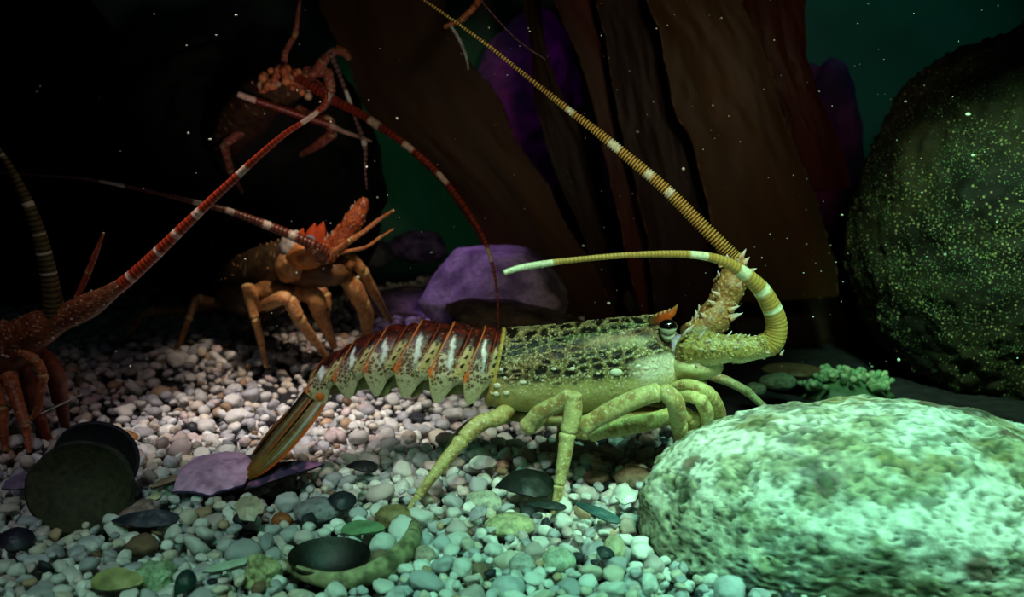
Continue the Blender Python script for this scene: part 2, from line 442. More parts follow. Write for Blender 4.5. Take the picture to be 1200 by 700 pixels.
rock('back_rock', (P(615, 150, 2.75)[0], 2.75, .30), (.16, .14, .36), vi((150, 50, 130), (90, 30, 90)), 'tall violet rock seen through the gaps between the kelp blades', 'rock', n=6, seed=26, rough=.3, fine=.08)
rock('back_rock', (P(962, 150, 2.7)[0], 2.7, .2), (.12, .12, .34), vi((150, 50, 120), (90, 30, 90)), 'smooth violet rock beside the green back wall', 'rock', n=5, seed=27, rough=.2, fine=.04)


# ------------------------------------------------------------------ kelp
def kelp(L, Rr, Y, col, col2, label, seed, wav=.004, bend=.05, thick=.0035):
    """a hanging blade between a left and a right outline (picture points at depth Y), rippled in depth"""
    nu, nv = 130, 60; l, r = cat(L, nu), cat(Rr, nu)
    u, v = np.meshgrid(np.linspace(0, 1, nu), np.linspace(0, 1, nv), indexing='ij')
    A = np.zeros((nu, nv, 3)); ll = np.array([P(a[0], a[1], Y) for a in l]); rr = np.array([P(a[0], a[1], Y) for a in r])
    wob = 0.004 * fbm(np.stack([u * 14, v * 0 + seed, v * 0], -1), 3, seed)
    A = ll[:, None] * (1 - v)[..., None] + rr[:, None] * v[..., None]
    A[..., 0] += wob * (np.abs(v - .5) * 2)
    A[..., 1] += wav * np.sin(v * 5 + seed + u * 3) * .5 + bend * (u - .5) ** 2 * 2 + .4 * wav * fbm(np.stack([u * 6, v * 5, u * 0 + seed], -1), 3, seed) * 2
    rib = .0002 * fbm(np.stack([v * 12, u * 1.2, u * 0 + seed], -1), 3, seed); A[..., 1] += rib
    C = mix(np.broadcast_to(col, A.shape), col2, .8 * ss(-.6, .6, fbm(np.stack([v * 5, u * 2.2, u * 0 + seed], -1), 4, seed)))
    C = mix(C, col * .6, ss(.9, 1, np.sin(v * 9 + 4 * fbm(np.stack([u * 3, v, u * 0], -1), 2, seed))) * .3)
    C = mix(C, c(150, 120, 80), ss(.97, 1, np.abs(v - .5) * 2) * (fbm(np.stack([u * 60, v, v], -1), 2, 4) > .1) * .6)
    Bk = A + np.array([0, thick, 0]); ring = np.concatenate([A, Bk[:, ::-1]], 1); CC = np.concatenate([C, C[:, ::-1]], 1)
    g = Geo(); g.grid(ring, CC, True, (True, True)); o = g.build('kelp_blade', M['kelp'])
    return tag(o, label, 'kelp', 'kelp blades hanging in the tank')


K1, K2, K3, K4 = c(84, 52, 24), c(54, 34, 18), c(84, 30, 16), c(46, 20, 14)
kelp([(368, -60), (372, 0), (400, 60), (430, 130), (470, 170), (520, 220), (560, 280), (585, 330), (600, 372)], [(500, -60), (520, 0), (548, 70), (582, 108), (606, 165), (640, 215), (668, 270), (700, 320), (728, 380)], 1.86, K1, K2, 'broad olive brown kelp blade, its edge nearest the dim knobbly lobster', 1)
kelp([(612, -60), (614, 0), (622, 60), (628, 120), (650, 200), (690, 300), (706, 420)], [(640, -60), (634, 0), (650, 90), (700, 180), (716, 250), (742, 330), (760, 420)], 1.95, K2, K4, 'narrow dark kelp blade between the broad olive blade and the red one', 2)
kelp([(640, -60), (650, 0), (676, 60), (690, 110), (706, 180), (722, 250), (760, 400)], [(720, -60), (740, 0), (770, 60), (790, 120), (810, 200), (830, 280), (850, 420)], 1.62, K3, K4, 'dark reddish kelp blade crossing behind the far antenna', 3)
kelp([(700, -60), (700, 0), (712, 60), (722, 120), (740, 200), (760, 290), (775, 420)], [(790, -60), (790, 0), (800, 60), (808, 120), (824, 200), (850, 290), (870, 420)], 1.52, K4, c(36, 14, 12), 'nearly black kelp blade in the middle of the clump', 4)
kelp([(755, -60), (760, 0), (774, 36), (778, 70), (792, 130), (812, 165), (828, 230), (845, 300), (852, 360)], [(868, -60), (872, 0), (892, 45), (912, 110), (930, 160), (952, 215), (968, 262), (984, 310), (990, 352)], 1.40, K1, c(58, 44, 24), 'widest brown kelp blade with a ragged pale edge, ending beside the mossy boulder', 5)
kelp([(868, -60), (872, 0), (890, 60), (910, 110), (930, 160), (952, 225)], [(950, -60), (946, 0), (946, 60), (960, 110), (985, 165), (1004, 222)], 1.58, K3, c(60, 26, 14), 'rusty kelp blade tucked behind the widest brown blade', 6)
kelp([(600, 284), (596, 310), (606, 345), (620, 420)], [(760, 296), (790, 330), (800, 370), (810, 430)], 2.02, c(90, 34, 18), c(60, 24, 14), 'low red brown kelp blade behind the resting end of the curled antenna', 7)

# ================================================================== LOBSTER PARTS
CREAM, OLIVE, YEL = c(214, 212, 170), c(150, 150, 70), c(190, 185, 100)
RUST, DRED, ORG, WHT, DBR = c(190, 88, 40), c(92, 26, 16), c(226, 110, 40), c(238, 240, 232), c(42, 26, 14)


def leg_articles(g, pts, cuts, cfun, seg=34, dots=True, knuck=0.20, slim=0.86):
    pts = [(p[0], p[1], p[2], p[3] * slim) for p in pts]
    """pts [(px,py,Y,r)] along a leg; cuts: indices of joints. Every article tapers and swells at its joints."""
    for a, b in zip(cuts[:-1], cuts[1:]):
        sub = [tuple(q_) for q_ in pts[a:b + 1]]
        dx, dy = sub[0][0] - sub[1][0], sub[0][1] - sub[1][1]; dl = math.hypot(dx, dy) + 1e-6; ext = sub[0][3] * .45
        sub[0] = (sub[0][0] + dx / dl * ext, sub[0][1] + dy / dl * ext, sub[0][2], sub[0][3])
        L = sum(math.hypot(sub[i + 1][0] - sub[i][0], sub[i + 1][1] - sub[i][1]) for i in range(len(sub) - 1))
        n = max(12, int(L / 0.8)); path, rad = pix(sub, n); t = np.linspace(0, 1, n)
        k = 1 + knuck * (np.exp(-(t / 0.10) ** 2) + 0.9 * np.exp(-((1 - t) / 0.10) ** 2)) - 0.06 * np.exp(-((t - 0.2) / 0.06) ** 2)
        r0_, r1_ = max(sub[0][3], .5) * .8 / L, max(sub[-1][3], .5) * .8 / L
        e = np.sqrt(np.clip(1 - np.clip(1 - t / r0_, 0, 1) ** 2, 0.01, 1)) * np.sqrt(np.clip(1 - np.clip(1 - (1 - t) / r1_, 0, 1) ** 2, 0.01, 1))
        tube(g, path, rad * k * e, lambda T_, A_, V: cfun(T_, A_, V, a / max(1, len(pts) - 1)), seg)


def leg_colour(base, stripe, dot, seed=0, dotscale=420):
    def f(t, a, V, u=0):
        C = np.broadcast_to(base, V.shape).copy()
        n = fbm(V * 160, 3, seed); C = mix(C, stripe, ss(0.0, 0.5, n + 0.25 * np.cos(a * 2 + 1)) * 0.75)
        f1, f2, cid = worley(V * dotscale, seed)
        C = mix(C, dot, (f1 < 0.30) * (cid > 0.25) * 0.85)
        j = np.exp(-(t / 0.05) ** 2) + np.exp(-((1 - t) / 0.05) ** 2)
        return mix(C, c(215, 205, 140), np.clip(j * 0.6, 0, 1))
    return f


def peduncle(g, pts, n, base, dark, spine_col, seed, nsp=60, sl=1.0, flat=1.0, under=0.0):
    path, rad = pix(pts, n)
    t = np.linspace(0, 1, n)
    rad = rad * (1 + 0.07 * np.sin(t * 3 * 2 * math.pi + 1))
    T, A, B = frames(path)

    def cf(tt, a, V):
        f1, f2, cid = worley(V * 430, seed); nn = fbm(V * 140, 3, seed)
        C = mix(np.broadcast_to(base, V.shape), dark, np.clip(ss(0.05, 0.30, f2 - f1) * 0.8 + ss(0, .4, nn) * .4, 0, 1))
        C = mix(C, c(216, 210, 164), ss(-.15, -.6, np.sin(a)) * under)
        return mix(C, spine_col, (f1 < 0.26) * (cid > .4) * 0.9)
    V = tube(g, path, rad, cf, 60, flat=flat)
    r = np.random.RandomState(seed)
    for k in range(nsp):
        i = r.randint(2, n - 3); a = r.uniform(0, 2 * math.pi)
        d = A[i] * math.cos(a) * flat + B[i] * math.sin(a); p = path[i] + d * rad[i] * 0.95
        big = r.rand() < 0.14
        L = rad[i] * (0.48 if big else 0.20) * sl; w = rad[i] * (0.13 if big else 0.09)
        cone(g, p, d * 0.7 + T[i] * 0.8, L, w, base if not big else mix(base, RUST, np.array(0.3)), WHT * 0.85 if big else spine_col)
    return path, rad


def flagellum(g, pts, base, dark, bands, pitch=3.2, bump=0.10, seg=12, bandcol=WHT, samples=1.1):
    """ringed whip; bands = [(t0, t1)] of white along its length"""
    L = sum(math.hypot(pts[i + 1][0] - pts[i][0], pts[i + 1][1] - pts[i][1]) for i in range(len(pts) - 1))
    n = int(L / samples); path, rad = pix(pts, n); s = np.linspace(0, L, n)
    ph = (s % pitch) / pitch; rr = rad * (1 + bump * np.sin(ph * 2 * math.pi))

    def cf(t, a, V):
        si = np.broadcast_to((np.sin(ph * 2 * math.pi) > 0.1)[:, None], t.shape)
        C = mix(np.broadcast_to(dark, V.shape), base, si * 0.85)
        C = mix(C, base * 1.25, (np.abs(np.sin(a)) > 0.75) * si * 0.6)
        for b0, b1 in bands:
            w = ss(b0 - 0.004, b0 + 0.002, t) * (1 - ss(b1 - 0.002, b1 + 0.004, t))
            C = mix(C, bandcol, w * (0.95 - 0.35 * (noise(V * 900, 5) > 0.25)))
        return C
    tube(g, path, rr, cf, seg)


# ------------------------------------------------------------------ the main lobster
YB = 0.87
root = empty('spiny_lobster', (0.05, 0.87, 0.0))
tag(root, 'large yellow green spiny lobster with dark pitted carapace and banded red tail, walking over pebbles', 'lobster', 'spiny lobsters in the tank')
body = Geo()

# carapace: loft between an upper and a lower outline
cu = cat([(590, 389, 568, 466, .72), (592, 386, 573, 473, .90), (612, 384, 598, 479, .98), (660, 380, 650, 483, 1.0), (705, 375, 704, 482, 1.0),
          (745, 371, 748, 474, .94), (772, 371, 780, 462, .82), (790, 388, 796, 454, .60), (803, 402, 803, 446, .36)], 330)
NU, NV = 330, 360
top = np.array([P(q[0], q[1] + 1, YB) for q in cu]); bot = np.array([P(q[2], q[3], YB) for q in cu])
th = np.linspace(-math.pi / 2, 3 * math.pi / 2, NV, endpoint=False)
mid = (top + bot) / 2; upv = (top - bot) / 2; wid = cu[:, 4] * 0.0365
e = 0.86
cs, sn = np.cos(th), np.sin(th)
cs = np.sign(cs) * np.abs(cs) ** e; sn = np.sign(sn) * np.abs(sn) ** e
V = mid[:, None] + upv[:, None] * sn[None, :, None] + np.array([0, -1.0, 0]) * (wid[:, None] * cs[None])[..., None]
dU = np.gradient(V, axis=0); dV = np.roll(V, -1, 1) - np.roll(V, 1, 1)
Nn = np.cross(dV, dU); Nn /= np.linalg.norm(Nn, axis=-1)[..., None] + 1e-12
Nn *= np.sign(((V - mid[:, None]) * Nn).sum(-1))[..., None]
hh = np.broadcast_to((sn[None] + 1) / 2, (NU, NV)); uu = np.broadcast_to(np.linspace(0, 1, NU)[:, None], (NU, NV))
arc = np.broadcast_to(np.where(cs > 0, 1, -1)[None] * hh * 0.105, (NU, NV))
U2 = np.stack([uu * 0.165, arc * 1.0, np.zeros_like(uu)], -1)
warp = np.stack([fbm(V * 45, 2, 3), fbm(V * 45, 2, 8), np.zeros_like(uu)], -1) * 0.0075
f1, f2, cid = worley((U2 + warp) * np.array([92, 128, 1]) + np.array([0, 0, 0.5]), 4, 0.75)
fine = fbm(V * 900, 3, 9); med = fbm(V * 150, 3, 12)
edge = f2 - f1
upm = ss(0.36, 0.52, hh + 0.05 * med)                               # where the pitted part starts
cheek = ss(0.62, 0.72, uu + 0.05 * med) * (1 - ss(0.56, 0.66, hh + 0.03 * med))
streak = np.exp(-((hh - 0.80 + 0.05 * np.sin(uu * 9)) / 0.045) ** 2) * ss(0.35, 0.5, uu) * (1 - ss(0.66, 0.76, uu))
k1, k2, kid = worley(V * 520, 31)
grain = (k1 < 0.36) * (kid > 0.25)
pit = ss(0.12, 0.36, edge + 0.22 * fine + 0.10 * med) * upm * (1 - cheek) * (cid > 0.12) * (1 - 0.9 * streak)
pit = pit * (1 - 0.6 * grain * (kid > .6) * (edge < 0.40))
disp = 0.0003 * grain * upm + 0.0007 * (1 - ss(0.05, 0.40, edge)) * upm * (1 - cheek) + 0.00035 * fine * (0.3 + upm) + 0.0005 * med
low = c(188, 180, 112); net = mix(mix(c(92, 82, 44), c(160, 150, 96), ss(-.3, 0.4, fine)), c(226, 222, 172), grain * (kid > .30) * 0.9)
C = mix(np.broadcast_to(low, V.shape), c(196, 190, 128), ss(-0.4, 0.5, med))
C = mix(C, net, upm)
C = mix(C, mix(c(58, 42, 20), c(22, 14, 7), ss(0.1, 0.4, edge)), pit)
C = mix(C, c(66, 36, 20), np.exp(-(((uu - 0.83) / 0.065) ** 2 + ((hh - 0.76) / 0.09) ** 2)) * 1.1 * (0.4 + 0.5 * (fine > -0.1)))
C = mix(C, mix(c(240, 236, 210), c(214, 186, 160), ss(0.0, 0.5, fine)), cheek * (.35 + .65 * ss(.30, .42, hh)))
C = mix(C, c(205, 205, 160), streak * 0.6)
g1, g2, gid = worley(V * 330, 21)                                  # grains on the lower flank
gr = (g1 < 0.3) * ss(0.25, 0.34, hh) * (1 - ss(0.50, 0.58, hh)) * (gid > 0.3); C = mix(C, c(226, 224, 190), gr * 0.8); disp += gr * 0.0004
C = mix(C, c(196, 176, 84), (uu < 0.022) * 1.0); disp += 0.0012 * np.exp(-((uu - 0.012) / 0.01) ** 2)
C = mix(C, c(120, 84, 44), np.exp(-((uu - 0.965) / 0.012) ** 2) * (hh < 0.6) * 0.7)
body.grid(V + Nn * disp[..., None], C, True, (True, True))
CV, CN = V, Nn


def on_carapace(px, py):                # nearest point of the near flank to a picture point
    q = proj(CV[:, :NV // 2].reshape(-1, 3)); i = np.argmin((q[:, 0] - px) ** 2 + (q[:, 1] - py) ** 2 + 1e3 * (CN[:, :NV // 2].reshape(-1, 3)[:, 1] > 0))
    return CV[:, :NV // 2].reshape(-1, 3)[i], CN[:, :NV // 2].reshape(-1, 3)[i]


for px, py, a, b in [(722, 437, 9, 5.5), (671, 433, 5, 3), (649, 432, 4, 2.6), (613, 448, 6, 3.4), (701, 438, 4, 2.6), (583, 452, 6, 4), (582, 462, 5, 3.5), (594, 461, 5, 3.4),
                     (730, 391, 5, 2.4), (748, 430, 4, 3), (757, 432, 5, 3), (768, 431, 4, 2.6), (588, 433, 3, 3), (577, 460, 3, 4), (743, 438, 3, 2.4), (592, 443, 2.5, 2.5), (690, 441, 2, 2), (660, 441, 2, 2), (680, 442, 2, 2), (636, 446, 2, 2), (645, 450, 2, 2)]:
    p, n = on_carapace(px, py)
    blob(body, p, np.array([a, min(a, b) * 0.6, b]) * YB / FPX * 0.8, c(236, 238, 214), 10, 14)
r_ = np.random.RandomState(5)
for k in range(900):                    # short forward pointing spines over the back
    i = r_.randint(12, NU - 60); j = r_.randint(0, NV)
    if (sn[j] + 1) / 2 < 0.55: continue
    p = CV[i, j]; n = CN[i, j]; f = dU[i, j] / np.linalg.norm(dU[i, j])
    L = r_.uniform(.0011, .0024) * (1.5 if r_.rand() < 0.08 else 1)
    cone(body, p - n * 0.0005, n * 0.8 + f * 0.8, L, L * 0.42, c(150, 140, 80), c(222, 214, 170), 6)
# seam lines of the cheek and the sternum under the body
blob(body, P(690, 486, YB), (0.075, 0.026, 0.010), c(150, 140, 84), 16, 28, 0.1)
blob(body, P(800, 446, YB), (0.022, 0.026, 0.018), lambda D, V: mix(np.broadcast_to(c(190, 178, 90), D.shape), c(120, 90, 40), ss(0, .5, fbm(V * 200, 3))), 20, 28, 0.1)
blob(body, P(812, 427, YB - .012), (0.027, 0.023, 0.014), lambda D, V: mix(np.broadcast_to(c(206, 205, 150), D.shape), c(150, 130, 70), ss(0.1, .6, fbm(V * 160, 3))), 20, 28, 0.08)
blob(body, P(796, 408, YB - .016), (0.014, 0.012, 0.012), lambda D, V: mix(np.broadcast_to(c(170, 165, 200), D.shape), c(215, 210, 190), ss(-.2, .4, fbm(V * 300, 3))), 16, 24, 0.15)
for sgn in (-1, 1):                     # mandible palps and mouthparts under the head
    for k, (a, b) in enumerate([((786, 452), (806, 470)), ((796, 450), (822, 462)), ((806, 448), (832, 470))]):
        path, rad = pix([(a[0], a[1], YB + sgn * .014, 7), ((a[0] + b[0]) / 2, a[1] + 4, YB + sgn * .018, 8), (b[0], b[1], YB + sgn * .012, 5)], 18)
        tube(body, path, rad, leg_colour(c(190, 182, 96), c(160, 120, 50), c(225, 220, 170), 3 + k), 12)

# tail: six overlapping bands with pointed side plates over a soft core
E = [((592, 388), (584, 430), (578, 470)), ((567, 385), (545, 434), (546, 463)), ((530, 380), (505, 427), (509, 463)), ((492, 378), (466, 423), (473, 457)),
     ((452, 385), (430, 425), (441, 456)), ((415, 400), (395, 436), (410, 460)), ((376, 424), (363, 452), (381, 468))]
WT = [0.0335, 0.0335, 0.0325, 0.031, 0.029, 0.027, 0.024]
for s_ in range(6):
    nt_, na = 64, 240
    t = np.linspace(-0.06, 1, nt_); a = np.linspace(-1, 1, na)
    A0, A1 = E[s_], E[s_ + 1]
    pts3 = [[P(A0[k][0], A0[k][1], YB) for k in range(3)], [P(A1[k][0], A1[k][1], YB) for k in range(3)]]
    V = np.zeros((nt_, na, 3)); Wd = WT[s_] + (WT[s_ + 1] - WT[s_]) * t
    prof = 1 + 0.055 * ss(0.15, 0.95, t) - 0.05 * np.exp(-((t - 0.36) / 0.06) ** 2) - 0.07 * (1 - ss(-.05, 0.2, t)); prof[-1] *= 0.975
    lobe = 0.30 + 0.70 * ss(0.10, 0.86, t) - 0.20 * ss(0.92, 1.0, t)
    for i, ti in enumerate(t):
        tp, hg, bt = [pts3[0][k] * (1 - ti) + pts3[1][k] * ti for k in range(3)]
        ctr = hg
        for j, aj in enumerate(a):
            q = abs(aj) / 0.62; sg = -1 if aj > 0 else 1
            if q <= 1:
                v = ctr + (tp - ctr) * math.cos(q * math.pi / 2) ** 0.9 * prof[i] + np.array([0, sg * Wd[i] * math.sin(q * math.pi / 2) ** 0.9 * prof[i], 0])
            else:
                w = (abs(aj) - 0.62) / 0.38; v = ctr + (bt - ctr) * w * lobe[i] + np.array([0, sg * Wd[i] * prof[i] * (1 - 0.10 * w * w), 0])
            V[i, j] = v
    T_, Aa = np.meshgrid(t, a, indexing='ij'); q = np.abs(Aa) / 0.62
    f1, f2, cid = worley(V * 330 + s_ * 5, 30 + s_); nz = fbm(V * 260, 3, 40 + s_); nb = fbm(V * 110, 3, 44 + s_)
    C = np.broadcast_to(c(216, 206, 172), V.shape).copy()
    C = mix(C, c(84, 40, 22), ss(0.03, 0.16, f2 - f1 + 0.1 * nz) * (cid > 0.22) * 0.92)
    C = mix(C, mix(c(96, 28, 18), c(46, 15, 11), ss(-.3, .3, nz)), (1 - ss(0.60, 0.80, q + 0.16 * nb)) * (1 - 0.75 * (f1 < 0.22) * (cid > .3) * (q > .4)))
    C = mix(C, c(205, 140, 120), (f1 < 0.20) * (cid > 0.4) * (q < 0.7) * 0.8)
    comb = ss(0.02, 0.06, T_) * (1 - ss(0.28, 0.33, T_)) * ss(0.50, 0.62, q) * (q < 1)
    C = mix(C, c(200, 184, 120), comb)
    dots = (np.sin(q * 46) > 0.0) * (np.abs(T_ - 0.17 - 0.015 * np.sin(q * 60)) < 0.045) * (q > 0.4) * (q < 0.97); C = mix(C, c(50, 28, 16), dots * 1.0)
    patch = ss(0.42, 0.54, T_) * (1 - ss(0.76, 0.84, T_)) * ss(0.05, 0.16, 0.20 - np.abs(q - (0.92 - 0.42 * (T_ - 0.42) / 0.4)) + 0.10 * nb + 0.07 * nz)
    C = mix(C, c(240, 244, 240), patch)
    plm = ss(1.0, 1.08, q); pc = mix(np.broadcast_to(c(190, 186, 146), V.shape), c(92, 72, 38), ss(0.05, 0.25, f2 - f1) * (1 - ss(1.15, 1.5, q)) * (cid > .35))
    C = mix(C, pc, plm)
    C = mix(C, c(206, 118, 56), ss(0.93, 0.96, T_) * (q < 1.1) * 0.9)
    C = mix(C, c(150, 72, 34), np.exp(-((T_ - 0.36) / 0.02) ** 2) * (q < 0.9) * 0.8)
    C = mix(C, c(232, 116, 40), np.exp(-(((T_ - 0.97) / 0.12) ** 2 + ((q - 1.0) / 0.10) ** 2)) * 1.0)
    C = mix(C, c(206, 200, 140), ss(0.90, 0.98, T_) * (q >= 1.1) * 0.8)
    inner = V - (V - (V[:, :1] + V[:, -1:]) / 2) * 0.035
    body.grid(V, C); body.grid(inner[:, ::-1], C[:, ::-1] * 0.9)
    rim = np.stack([V[-1], inner[-1]], 0); body.grid(rim, np.stack([C[-1], C[-1]], 0))
    for e_ in (0, -1): body.grid(np.stack([V[:, e_], inner[:, e_]], 0), np.stack([C[:, e_], C[:, e_]], 0))
core = [(596, 434, YB, 41), (566, 428, YB, 38), (530, 426, YB, 37), (490, 422, YB, 35), (450, 425, YB, 31), (412, 434, YB, 26), (380, 448, YB, 19), (368, 462, YB, 10)]
path, rad = pix(core, 90); tube(body, path, rad, lambda t, a, V: mix(np.broadcast_to(c(160, 158, 100), V.shape), c(120, 70, 30), ss(0, .5, fbm(V * 90, 3)) * .7), 36, flat=0.80)
for k in range(4):                      # small swimmerets hanging under the tail
    for sg in (-1, 1):
        x = 532 - k * 38; path, rad = pix([(x, 446, YB + sg * .016, 4), (x - 5, 458, YB + sg * .017, 6), (x - 12, 466, YB + sg * .017, 1.5)], 14); tube(body, path, rad, c(176, 172, 110), 10, flat=0.4)


def fan_blade(pts, wv, edge_col, cols, seed, thick=0.0011, ny=34):
    """pts [(px,py,Y,halfwidth_px)] along the midrib, wv = direction of the blade's width"""
    n = 80; path, hw = pix(pts, n); wv = np.asarray(wv, float); wv /= np.linalg.norm(wv); s = np.linspace(-1, 1, ny)
    T = np.gradient(path, axis=0); T /= np.linalg.norm(T, axis=1)[:, None]; W2 = wv - T * (T @ wv)[:, None]; W2 /= np.linalg.norm(W2, axis=1)[:, None]; Nb = np.cross(T, W2)
    up = path[:, None] + W2[:, None] * (s[None] * hw[:, None])[..., None]
    rib = 0.0006 * np.cos(s * 24)[None, :, None] * Nb[:, None] * ss(0.2, 0.5, np.linspace(0, 1, n))[:, None, None]
    bow = Nb[:, None] * ((1 - s ** 2)[None] * hw[:, None] * 0.25)[..., None]
    edge_t = np.sqrt(np.clip(1 - s ** 2, 0.02, 1))[None, :, None] * thick
    a_ = up + rib + bow + Nb[:, None] * edge_t; b_ = up + rib + bow - Nb[:, None] * edge_t
    ring = np.concatenate([a_, b_[:, ::-1]], 1); sr = np.r_[s, s[::-1]]
    t = np.broadcast_to(np.linspace(0, 1, n)[:, None], ring.shape[:2]); sr = np.broadcast_to(sr, ring.shape[:2])
    C = mix(np.broadcast_to(cols[0], ring.shape), cols[1], ss(-.2, .4, fbm(ring * np.array([150, 150, 150]), 3, seed) + 0.5 * np.cos(sr * 24) * .5))
    C = mix(C, cols[2], ss(0.25, 0.0, np.abs(sr - 0.45)) * (1 - ss(0.55, 0.9, t)) * 0.8)
    C = mix(C, edge_col, ss(0.72, 0.88, sr) * 0.95)
    C = mix(C, c(190, 120, 50), ss(0.75, 1.0, t) * 0.6)
    body.grid(ring, C, True, (True, True))


br = (c(110, 84, 42), c(74, 54, 30), c(150, 150, 118)); dk = (c(74, 54, 36), c(38, 28, 22), c(90, 84, 66))
fan_blade([(366, 446, YB, 15), (345, 474, YB, 20), (322, 506, YB, 22), (300, 535, YB, 19), (287, 553, YB, 9)], (0, 1, 0), c(60, 40, 26), dk, 1)
fan_blade([(372, 456, YB - .012, 10), (350, 482, YB - .022, 15), (325, 512, YB - .026, 16), (302, 540, YB - .026, 12), (288, 558, YB - .024, 5)], (.55, -.7, .3), c(150, 84, 40), br, 2)
fan_blade([(380, 462, YB - .016, 9), (358, 490, YB - .028, 13), (333, 520, YB - .034, 13), (308, 545, YB - .036, 10), (291, 560, YB - .034, 4)], (.7, -.45, -.5), c(226, 104, 36), (c(132, 108, 54), c(92, 70, 36), c(176, 186, 160)), 3)
fan_blade([(368, 452, YB + .012, 10), (346, 480, YB + .022, 15), (321, 508, YB + .026, 16), (300, 536, YB + .026, 12), (288, 554, YB + .024, 5)], (-.55, -.7, -.3), c(150, 84, 40), br, 4)
fan_blade([(370, 456, YB + .016, 9), (350, 486, YB + .028, 13), (325, 514, YB + .034, 13), (303, 540, YB + .036, 10), (290, 556, YB + .034, 4)], (-.7, -.45, .5), c(226, 104, 36), br, 5)
for sg in (-1, 1): blob(body, P(376, 462, YB + sg * .018), (.0085, .008, .0085), lambda D, V: mix(np.broadcast_to(c(226, 116, 44), D.shape), c(190, 170, 100), ss(.1, .5, fbm(V * 250, 3))), 16, 22, .12)

# walking legs
lc = leg_colour(c(196, 186, 118), c(140, 100, 48), c(236, 230, 184), 6)
lc2 = leg_colour(c(206, 198, 132), c(150, 112, 56), c(240, 236, 196), 7)
# rear near leg
leg_articles(body, [(596, 480, .855, 11), (584, 489, .835, 12.5), (572, 492, .83, 12), (558, 500, .826, 12), (541, 517, .82, 11), (522, 540, .812, 9.5), (506, 560, .806, 7.5), (490, 582, .801, 6), (479, 599, .798, 4.5), (475, 606, .797, 2)], [0, 2, 4, 7, 9], lc)
# second near leg
leg_articles(body, [(640, 484, .86, 10), (618, 501, .83, 12.5), (632, 485, .822, 12), (655, 473, .815, 12), (672, 463, .81, 12), (671, 486, .808, 13), (665, 510, .806, 12), (661, 538, .803, 10), (655, 570, .80, 7.5), (651, 598, .797, 6), (649, 613, .796, 2.5)], [0, 1, 4, 6, 8, 10], lc2)
# third and fourth near legs, folded forward towards the pale stone
leg_articles(body, [(668, 500, .85, 10), (684, 500, .825, 12), (712, 484, .818, 13.5), (745, 468, .812, 13.5), (776, 458, .808, 12), (790, 470, .806, 13), (796, 498, .822, 12), (799, 520, .834, 10), (800, 540, .846, 8), (800, 556, .855, 4)], [0, 1, 4, 6, 9], lc2)
leg_articles(body, [(672, 506, .865, 9), (692, 508, .85, 11), (735, 500, .843, 12.5), (770, 492, .838, 12), (796, 484, .835, 11), (812, 490, .832, 11), (812, 516, .852, 9), (811, 540, .864, 6)], [0, 1, 4, 5, 7], lc)
# front near legs, knees bunched before the mouth
leg_articles(body, [(778, 462, .855, 8), (800, 452, .835, 9), (820, 456, .825, 10), (834, 466, .832, 11), (842, 484, .850, 10.5), (842, 504, .866, 9), (836, 524, .874, 7), (830, 538, .878, 4)], [0, 3, 5, 7], lc)
leg_articles(body, [(786, 468, .85, 8), (806, 464, .828, 9), (820, 468, .818, 10), (828, 484, .830, 10), (826, 504, .850, 8.5), (820, 524, .862, 7), (816, 540, .87, 4)], [0, 2, 4, 6], lc2)
# far side legs
leg_articles(body, [(600, 486, .885, 10), (578, 492, .915, 11), (556, 498, .93, 10), (536, 512, .945, 8), (524, 530, .955, 6), (520, 536, .955, 3)], [0, 1, 3, 5], lc)
leg_articles(body, [(640, 488, .885, 10), (650, 480, .92, 11), (664, 476, .935, 11), (660, 500, .94, 9), (656, 520, .945, 6), (654, 536, .945, 3)], [0, 2, 3, 5], lc)
leg_articles(body, [(690, 492, .885, 10), (740, 482, .92, 11), (784, 474, .93, 10), (792, 500, .93, 8), (794, 524, .93, 5)], [0, 2, 3, 4], lc)
leg_articles(body, [(800, 446, .885, 7), (824, 438, .895, 7.5), (850, 446, .895, 6.8), (872, 457, .895, 6), (879, 462, .895, 6), (890, 472, .893, 5), (902, 482, .89, 3.6)], [0, 1, 4, 6], leg_colour(c(176, 172, 120), c(150, 120, 70), c(210, 205, 180), 8))
bo = body.build('body', M['shell']); adopt(bo, root)

# eyes, brow horns
for sg, nm in ((-1, 0), (1, 1)):
    g = Geo(); ye = YB + sg * 0.030
    ce = P(783, 383, ye)

    def ecol(D, V):
        return mix(np.broadcast_to(c(8, 9, 8), D.shape), c(220, 224, 205), ss(0.18, 0.28, -D[..., 2] + 0.10 * np.abs(D[..., 0])))
    blob(g, ce, (.0078, .0070, .0068), ecol, 40, 60)
    path, rad = pix([(780, 404, YB + sg * .012, 7), (781, 396, YB + sg * .018, 8.5), (783, 389, ye, 9)], 14); tube(g, path, rad, c(206, 206, 180), 16)
    adopt(g.build('eye', M['eye']), root)['label'] = 'glossy black eye on a white stalk'
    g = Geo(); path, rad = pix([(762, 379, YB + sg * .016, 5), (771, 374, YB + sg * .020, 7), (781, 370, YB + sg * .022, 6.5), (788, 366, YB + sg * .022, 4.5), (794, 357, YB + sg * .022, .4)], 30)
    tube(g, path, rad, lambda t, a, V: mix(mix(np.broadcast_to(c(160, 110, 60), V.shape), c(232, 104, 34), ss(.15, .4, t)), c(240, 150, 80), ss(.8, 1, t)), 18, flat=.5)
    for k in range(4):
        x = 768 + k * 5; cone(g, P(x, 371 - k * 2, YB + sg * .024), (0.6, 0, 1), .0035, .0012, c(220, 120, 50), c(240, 220, 180))
    adopt(g.build('brow_horn', M['shell']), root)['label'] = 'orange pointed horn above the eye'

